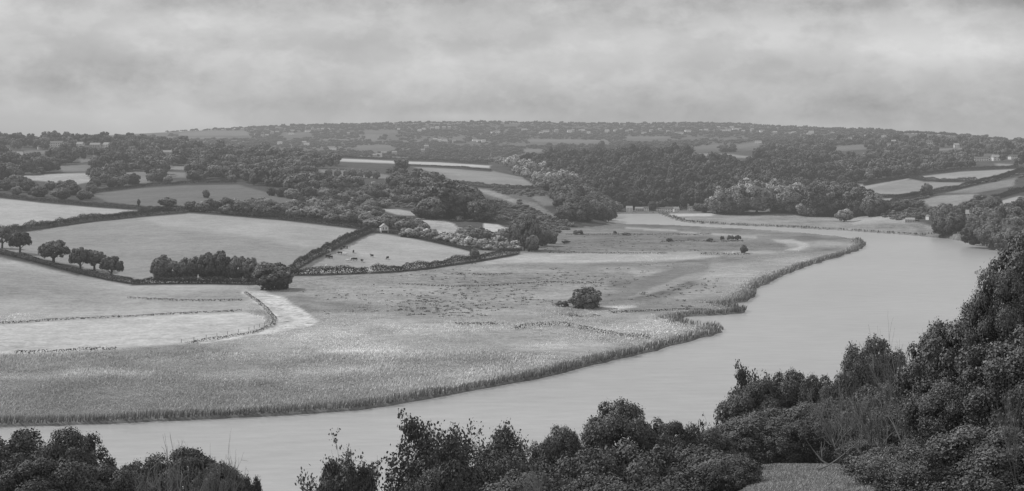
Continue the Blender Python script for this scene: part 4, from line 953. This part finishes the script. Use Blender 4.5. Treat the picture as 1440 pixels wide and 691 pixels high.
NT = [
 # x, top, dist, width px, proto list, idx, label
 (20,612,128,150,'n',1,'dark leafy tree at the bottom left corner, its crown cut by the left edge'),
 (100,608,122,120,'n',2,'tall rounded tree at the bottom left rising above its neighbours'),
 (60,645,105,150,'n',1,'low dark tree in front of the tall rounded one at bottom left'),
 (150,655,112,110,'n',1,'dark tree between the two rounded crowns at bottom left'),
 (205,650,120,90,'n',0,'small tree left of the bare shrub at bottom left'),
 (262,634,118,130,'n',1,'round dark tree behind the bare branched shrub at bottom left'),
 (310,655,112,84,'n',2,'dark tree on the right shoulder of the bottom left group'),
 (352,676,115,44,'b',1,'small bush at the right end of the bottom left group'),
 (470,612,96,100,'s',0,'open leaved shrub with thin twigs standing alone over the water'),
 (482,655,95,84,'b',1,'dark bush at the foot of the open leaved shrub'),
 (610,584,100,130,'s',1,'open tree with ragged top and a leaning leader over the water'),
 (632,645,98,110,'b',1,'dark bush below the ragged open tree'),
 (590,674,92,80,'b',0,'low bush at the bottom left of the ragged open tree'),
 (708,598,108,80,'s',2,'pale feathery small tree in the bottom centre'),
 (712,640,104,90,'b',0,'bush under the pale feathery tree'),
 (785,600,112,80,'n',0,'narrow rounded tree left of the broad dome at bottom centre'),
 (876,568,118,125,'n',2,'broad domed tree, the highest at the bottom centre'),
 (945,594,120,90,'n',1,'dark rounded tree right of the broad dome'),
 (1000,602,124,90,'n',0,'low rounded tree where the group meets the right hand wood'),
 (740,665,90,120,'b',2,'pale bush in the bottom centre near the frame edge'),
 (820,640,98,120,'b',0,'bush in front of the broad domed tree'),
 (900,630,100,130,'b',1,'dark bush below the broad domed tree'),
 (970,628,100,120,'b',0,'bush left of the grassy clearing'),
 (850,672,84,130,'b',0,'low leafy bush at the bottom edge below the dome'),
 (950,668,84,120,'b',1,'dark low bush at the bottom edge left of the clearing'),
 (1020,640,96,110,'b',0,'bush at the left rim of the clearing'),
 (1030,672,84,80,'b',1,'low bush at the lower left corner of the clearing'),
 (1062,517,175,80,'s',1,'open crowned tree standing highest at the left of the right hand wood'),
 (1070,536,170,110,'n',1,'rounded tree under the open crowned one'),
 (1115,526,172,90,'n',2,'leafy tree second in the right hand wood'),
 (1155,530,168,80,'n',0,'tree in the dip of the right hand wood'),
 (1060,580,138,130,'n',0,'broad dark tree above the clearing'),
 (1130,570,134,130,'n',2,'broad tree shading the back of the clearing'),
 (1190,560,130,120,'n',1,'dark tree behind the leaning dead branches'),
 (1232,484,155,100,'n',2,'rounded tree top left of the great right hand tree'),
 (1195,508,150,80,'n',0,'paler tree left of the rounded tree top'),
 (1245,540,120,110,'n',1,'dark tree below the rounded tree top'),
 (1215,618,96,80,'b',0,'bush at the right rim of the clearing'),
 (1250,650,78,110,'b',2,'paler bush at the lower right of the clearing'),
 (1290,560,100,120,'n',0,'dense tree between the clearing and the great right hand tree'),
]
PRm = {'n': near_pr, 'b': near_bush, 's': sp_pr}
for x, yt, Y, w, k, i, lab in NT:
    near_tree(x, yt, Y, w, PRm[k][i], lab, cat='bush' if k == 'b' else 'tree')
mLeafGloss = leaf_mat('glossy_foliage', .125, .4, .6, .28, .5, .15)
big_pr = [tree_proto('broadleaf_tree', 10, 5, 150, 60000, .13, mLeafGloss, .05, .95, .15, .3, .62, shell=(.62, 1.05), spread=.3, nj=.5), tree_proto('broadleaf_tree', 10, 5, 110, 55000, .12, mLeafGloss, .05, .95, .17, .3, .62, shell=(.6, 1.05), spread=.3, nj=.5)]
for x, yt, Y, w, i, lab in [
 (1464,314,62,150,0,'great tree at the right edge with glossy leaves catching light'),
 (1412,376,60,122,1,'shoulder of dense glossy leaves left of the great tree'),
 (1350,438,64,150,0,'dense leafy crown on the lower left flank of the great tree'),
 (1450,460,52,190,0,'dense leafy tree filling the right edge below the great tree'),
 (1345,525,60,140,1,'dark leafy tree under the flank of the great tree'),
 (1400,590,46,220,0,'leafy tree at the bottom right corner'),
 (1300,620,56,150,1,'dark tree at the bottom edge right of the clearing')]:
    near_tree(x, yt, Y, w, big_pr[i], lab, maxh=13)
for i in range(22):        # the wooded slope goes on past the right and left edges of the view
    Xs_, Ys_ = (RNG.uniform(34, 150), RNG.uniform(48, 190)) if i < 16 else (RNG.uniform(-110, -58), RNG.uniform(70, 150))
    if CX+F*Xs_/Ys_ < 1510 and i < 16: continue
    if i >= 16 and CX+F*Xs_/Ys_ > -90: continue
    place_tree(near_pr[i % 3], (Xs_, Ys_, gz(Xs_, Ys_)-.3), RNG.uniform(.8, 1.2), RNG.uniform(.8, 1.1), RNG.uniform(0, 6.28), 'leafy tree of the near slope wood outside the picture edge', 'near slope wood beyond the edges')
near_tree(248, 600, 96, 120, bare_pr[0], 'bare pale branched shrub at the bottom left', cat='shrub')
near_tree(300, 612, 98, 110, bare_pr[1], 'thin twiggy shrub beside the bare one at the bottom left', cat='shrub')
near_tree(1285, 445, 88, 120, bare_pr[1], 'pale twiggy shrub rising above the wood beside the great tree', cat='shrub', maxh=9)
near_tree(1190, 535, 104, 120, bare_pr[1], 'bare tangled shrub with pale stems above the clearing', cat='shrub', maxh=9)
near_tree(1240, 515, 92, 130, bare_pr[1], 'bare stems leaning in front of the rounded tree top', cat='shrub', maxh=9)
near_tree(1432, 520, 44, 60, bare_pr[1], 'pale bare branches over the dark leaves at the right edge', cat='shrub', maxh=4)
near_tree(760, 640, 84, 70, bare_pr[0], 'small dead shrub with pale twigs in the bottom centre', cat='shrub')
for x, Yd, a, L, lab in [(1150,93,.6,2.2,'pale fallen branch lying on the clearing'),(1195,108,-.5,3.0,'long dead branch leaning out over the clearing'),(1165,100,2.4,1.6,'short broken stick on the clearing')]:
    Xd = (x-CX)*Yd/F; p = Vector((Xd, Yd, gz(Xd, Yd))); A = Acc(); t = []
    branching(np.array([0, 0, .1]), np.array([math.cos(a), math.sin(a), .35]), L, .06, 2, A, t, .4, 3, .05, 2)
    o = ob('fallen_branch', A.mesh('fallen_branch', mDead)); o.location = p; tag(o, lab, 'branch')

# ------------------------------------------------------------------ haze: thin glowing air, one big real volume
m = bpy.data.materials.new('haze'); m.use_nodes = True; nt = m.node_tree; nt.nodes.clear()
out = nt.nodes.new('ShaderNodeOutputMaterial'); ab = nt.nodes.new('ShaderNodeVolumeAbsorption'); em = nt.nodes.new('ShaderNodeEmission'); ad = nt.nodes.new('ShaderNodeAddShader')
SIG = 1.25e-4
ab.inputs['Color'].default_value = (0, 0, 0, 1); ab.inputs['Density'].default_value = SIG
em.inputs['Color'].default_value = (1, 1, 1, 1); em.inputs['Strength'].default_value = SIG*.42
nt.links.new(ab.outputs[0], ad.inputs[0]); nt.links.new(em.outputs[0], ad.inputs[1]); nt.links.new(ad.outputs[0], out.inputs['Volume'])
A = Acc(); A.box(-9000, 9000, -400, 7900, -60, 250); me = A.mesh('haze', m); o = ob('haze', me); tag(o, kind='structure')

# ------------------------------------------------------------------ sky, sun, camera
w = bpy.data.worlds.new('World'); sc.world = w; w.use_nodes = True; nt = w.node_tree; nt.nodes.clear()
out = nt.nodes.new('ShaderNodeOutputWorld'); bg = nt.nodes.new('ShaderNodeBackground'); nt.links.new(bg.outputs[0], out.inputs[0])
sd = Vector((-.60, .34, .62)).normalized(); el = math.asin(sd.z); az = math.atan2(sd.x, sd.y)
sky = nt.nodes.new('ShaderNodeTexSky'); sky.sky_type = 'NISHITA'; sky.sun_disc = False; sky.sun_elevation = el; sky.sun_rotation = az
bw = nt.nodes.new('ShaderNodeRGBToBW'); nt.links.new(sky.outputs[0], bw.inputs[0])
tc = nt.nodes.new('ShaderNodeTexCoord'); sx = nt.nodes.new('ShaderNodeSeparateXYZ'); nt.links.new(tc.outputs['Generated'], sx.inputs[0])
hr = mth(nt, 'SQRT', mth(nt, 'ADD', mth(nt, 'MULTIPLY', sx.outputs[0], sx.outputs[0]), mth(nt, 'MULTIPLY', sx.outputs[1], sx.outputs[1])))
azn = mth(nt, 'ARCTAN2', sx.outputs[0], sx.outputs[1]); eln = mth(nt, 'ARCTAN2', sx.outputs[2], mth(nt, 'MAXIMUM', hr, .001))
def cmb(a, b_):
    c = nt.nodes.new('ShaderNodeCombineXYZ'); nt.links.new(a, c.inputs[0]); nt.links.new(b_, c.inputs[1]); return c.outputs[0]
v1 = cmb(mth(nt, 'MULTIPLY', azn, 8.0), mth(nt, 'MULTIPLY', eln, 14)); v2 = cmb(mth(nt, 'MULTIPLY', azn, 30), mth(nt, 'MULTIPLY', eln, 42))
c1 = nt.nodes.new('ShaderNodeTexNoise'); nt.links.new(v1, c1.inputs['Vector']); c1.inputs['Scale'].default_value = 1; c1.inputs['Detail'].default_value = 6; c1.inputs['Roughness'].default_value = .55; c1.inputs['Distortion'].default_value = .1
c2 = nt.nodes.new('ShaderNodeTexNoise'); nt.links.new(v2, c2.inputs['Vector']); c2.inputs['Scale'].default_value = 1; c2.inputs['Detail'].default_value = 7; c2.inputs['Roughness'].default_value = .62; c2.inputs['Distortion'].default_value = .15
val = mth(nt, 'ADD', .585, mth(nt, 'MULTIPLY', mth(nt, 'SUBTRACT', c1.outputs[0], .5), .34))
def billow(ax, ex, off, lo, hi, amp_):
    c = nt.nodes.new('ShaderNodeCombineXYZ'); nt.links.new(mth(nt, 'MULTIPLY', azn, ax), c.inputs[0]); nt.links.new(mth(nt, 'MULTIPLY', eln, ex), c.inputs[1]); c.inputs[2].default_value = off
    n_ = nt.nodes.new('ShaderNodeTexNoise'); nt.links.new(c.outputs[0], n_.inputs['Vector']); n_.inputs['Scale'].default_value = 1; n_.inputs['Detail'].default_value = 8; n_.inputs['Roughness'].default_value = .56
    m_ = nt.nodes.new('ShaderNodeMapRange'); m_.interpolation_type = 'SMOOTHSTEP'; nt.links.new(n_.outputs[0], m_.inputs[0]); m_.inputs[1].default_value = lo; m_.inputs[2].default_value = hi; m_.inputs[3].default_value = -amp_; m_.inputs[4].default_value = amp_
    return m_.outputs[0]
val = mth(nt, 'ADD', val, billow(12, 26, 3.7, .40, .60, .055))
val = mth(nt, 'ADD', val, billow(24, 36, 8.1, .46, .60, .035))
val = mth(nt, 'ADD', val, mth(nt, 'MULTIPLY', mth(nt, 'SUBTRACT', c2.outputs[0], .5), .22))
def bump(px_, py_, rx, ry, amp_):
    a0 = math.atan((px_-CX)/F); e0 = math.atan((HY-py_)/F)
    wx = mth(nt, 'DIVIDE', mth(nt, 'SUBTRACT', azn, a0), rx/F); wy = mth(nt, 'DIVIDE', mth(nt, 'SUBTRACT', eln, e0), ry/F)
    # wobble the bank of cloud with noise so that its rim is ragged
    q = mth(nt, 'ADD', mth(nt, 'MULTIPLY', wx, wx), mth(nt, 'MULTIPLY', wy, wy))
    q = mth(nt, 'ADD', q, mth(nt, 'MULTIPLY', mth(nt, 'SUBTRACT', c2.outputs[0], .5), 2.2))
    return mth(nt, 'MULTIPLY', mth(nt, 'EXPONENT', mth(nt, 'MULTIPLY', mth(nt, 'MAXIMUM', q, 0.0), -1.0)), amp_)
for bb in [(720,-14,800,26,-.06),(1150,165,420,22,-.05),(120,168,330,16,.08),(60,40,220,26,.07),(300,8,260,14,-.05),(110,115,230,26,-.07),(640,92,110,22,.08),(560,150,260,24,-.06),(1360,72,150,22,.13),(1050,60,240,22,.07),(1250,12,330,14,-.07),(960,150,420,22,-.03),(400,40,120,14,.07),(650,165,90,7,.10),(1420,150,280,34,-.05)]:
    val = mth(nt, 'ADD', val, bump(*bb[:4], bb[4]*1.6))
val = mth(nt, 'ADD', mth(nt, 'MULTIPLY', val, .9), mth(nt, 'MULTIPLY', mth(nt, 'MINIMUM', bw.outputs[0], 8.0), .01))
nt.links.new(grey(nt, val), bg.inputs['Color']); bg.inputs['Strength'].default_value = 1.0

sl = bpy.data.lights.new('sun', 'SUN'); sl.energy = 3.0; sl.angle = math.radians(2.5); sl.color = (1, 1, 1)
so = bpy.data.objects.new('sun', sl); COL.objects.link(so); so.rotation_euler = sd.to_track_quat('Z', 'Y').to_euler()

cd = bpy.data.cameras.new('camera'); co = bpy.data.objects.new('camera', cd); COL.objects.link(co); sc.camera = co
co.location = (0, 0, CH); co.rotation_euler = (math.pi/2, 0, 0)
cd.sensor_width = 36; cd.lens = 36*F/1440; cd.shift_y = -(345.5-HY)/1440; cd.clip_end = 60000; cd.clip_start = .5
sc.view_settings.view_transform = 'Standard'; sc.view_settings.look = 'None'; sc.view_settings.exposure = 0
sc.cycles.max_bounces = 5; sc.cycles.diffuse_bounces = 2; sc.cycles.glossy_bounces = 2; sc.cycles.transparent_max_bounces = 8; sc.cycles.volume_bounces = 0
sc.cycles.use_denoising = True
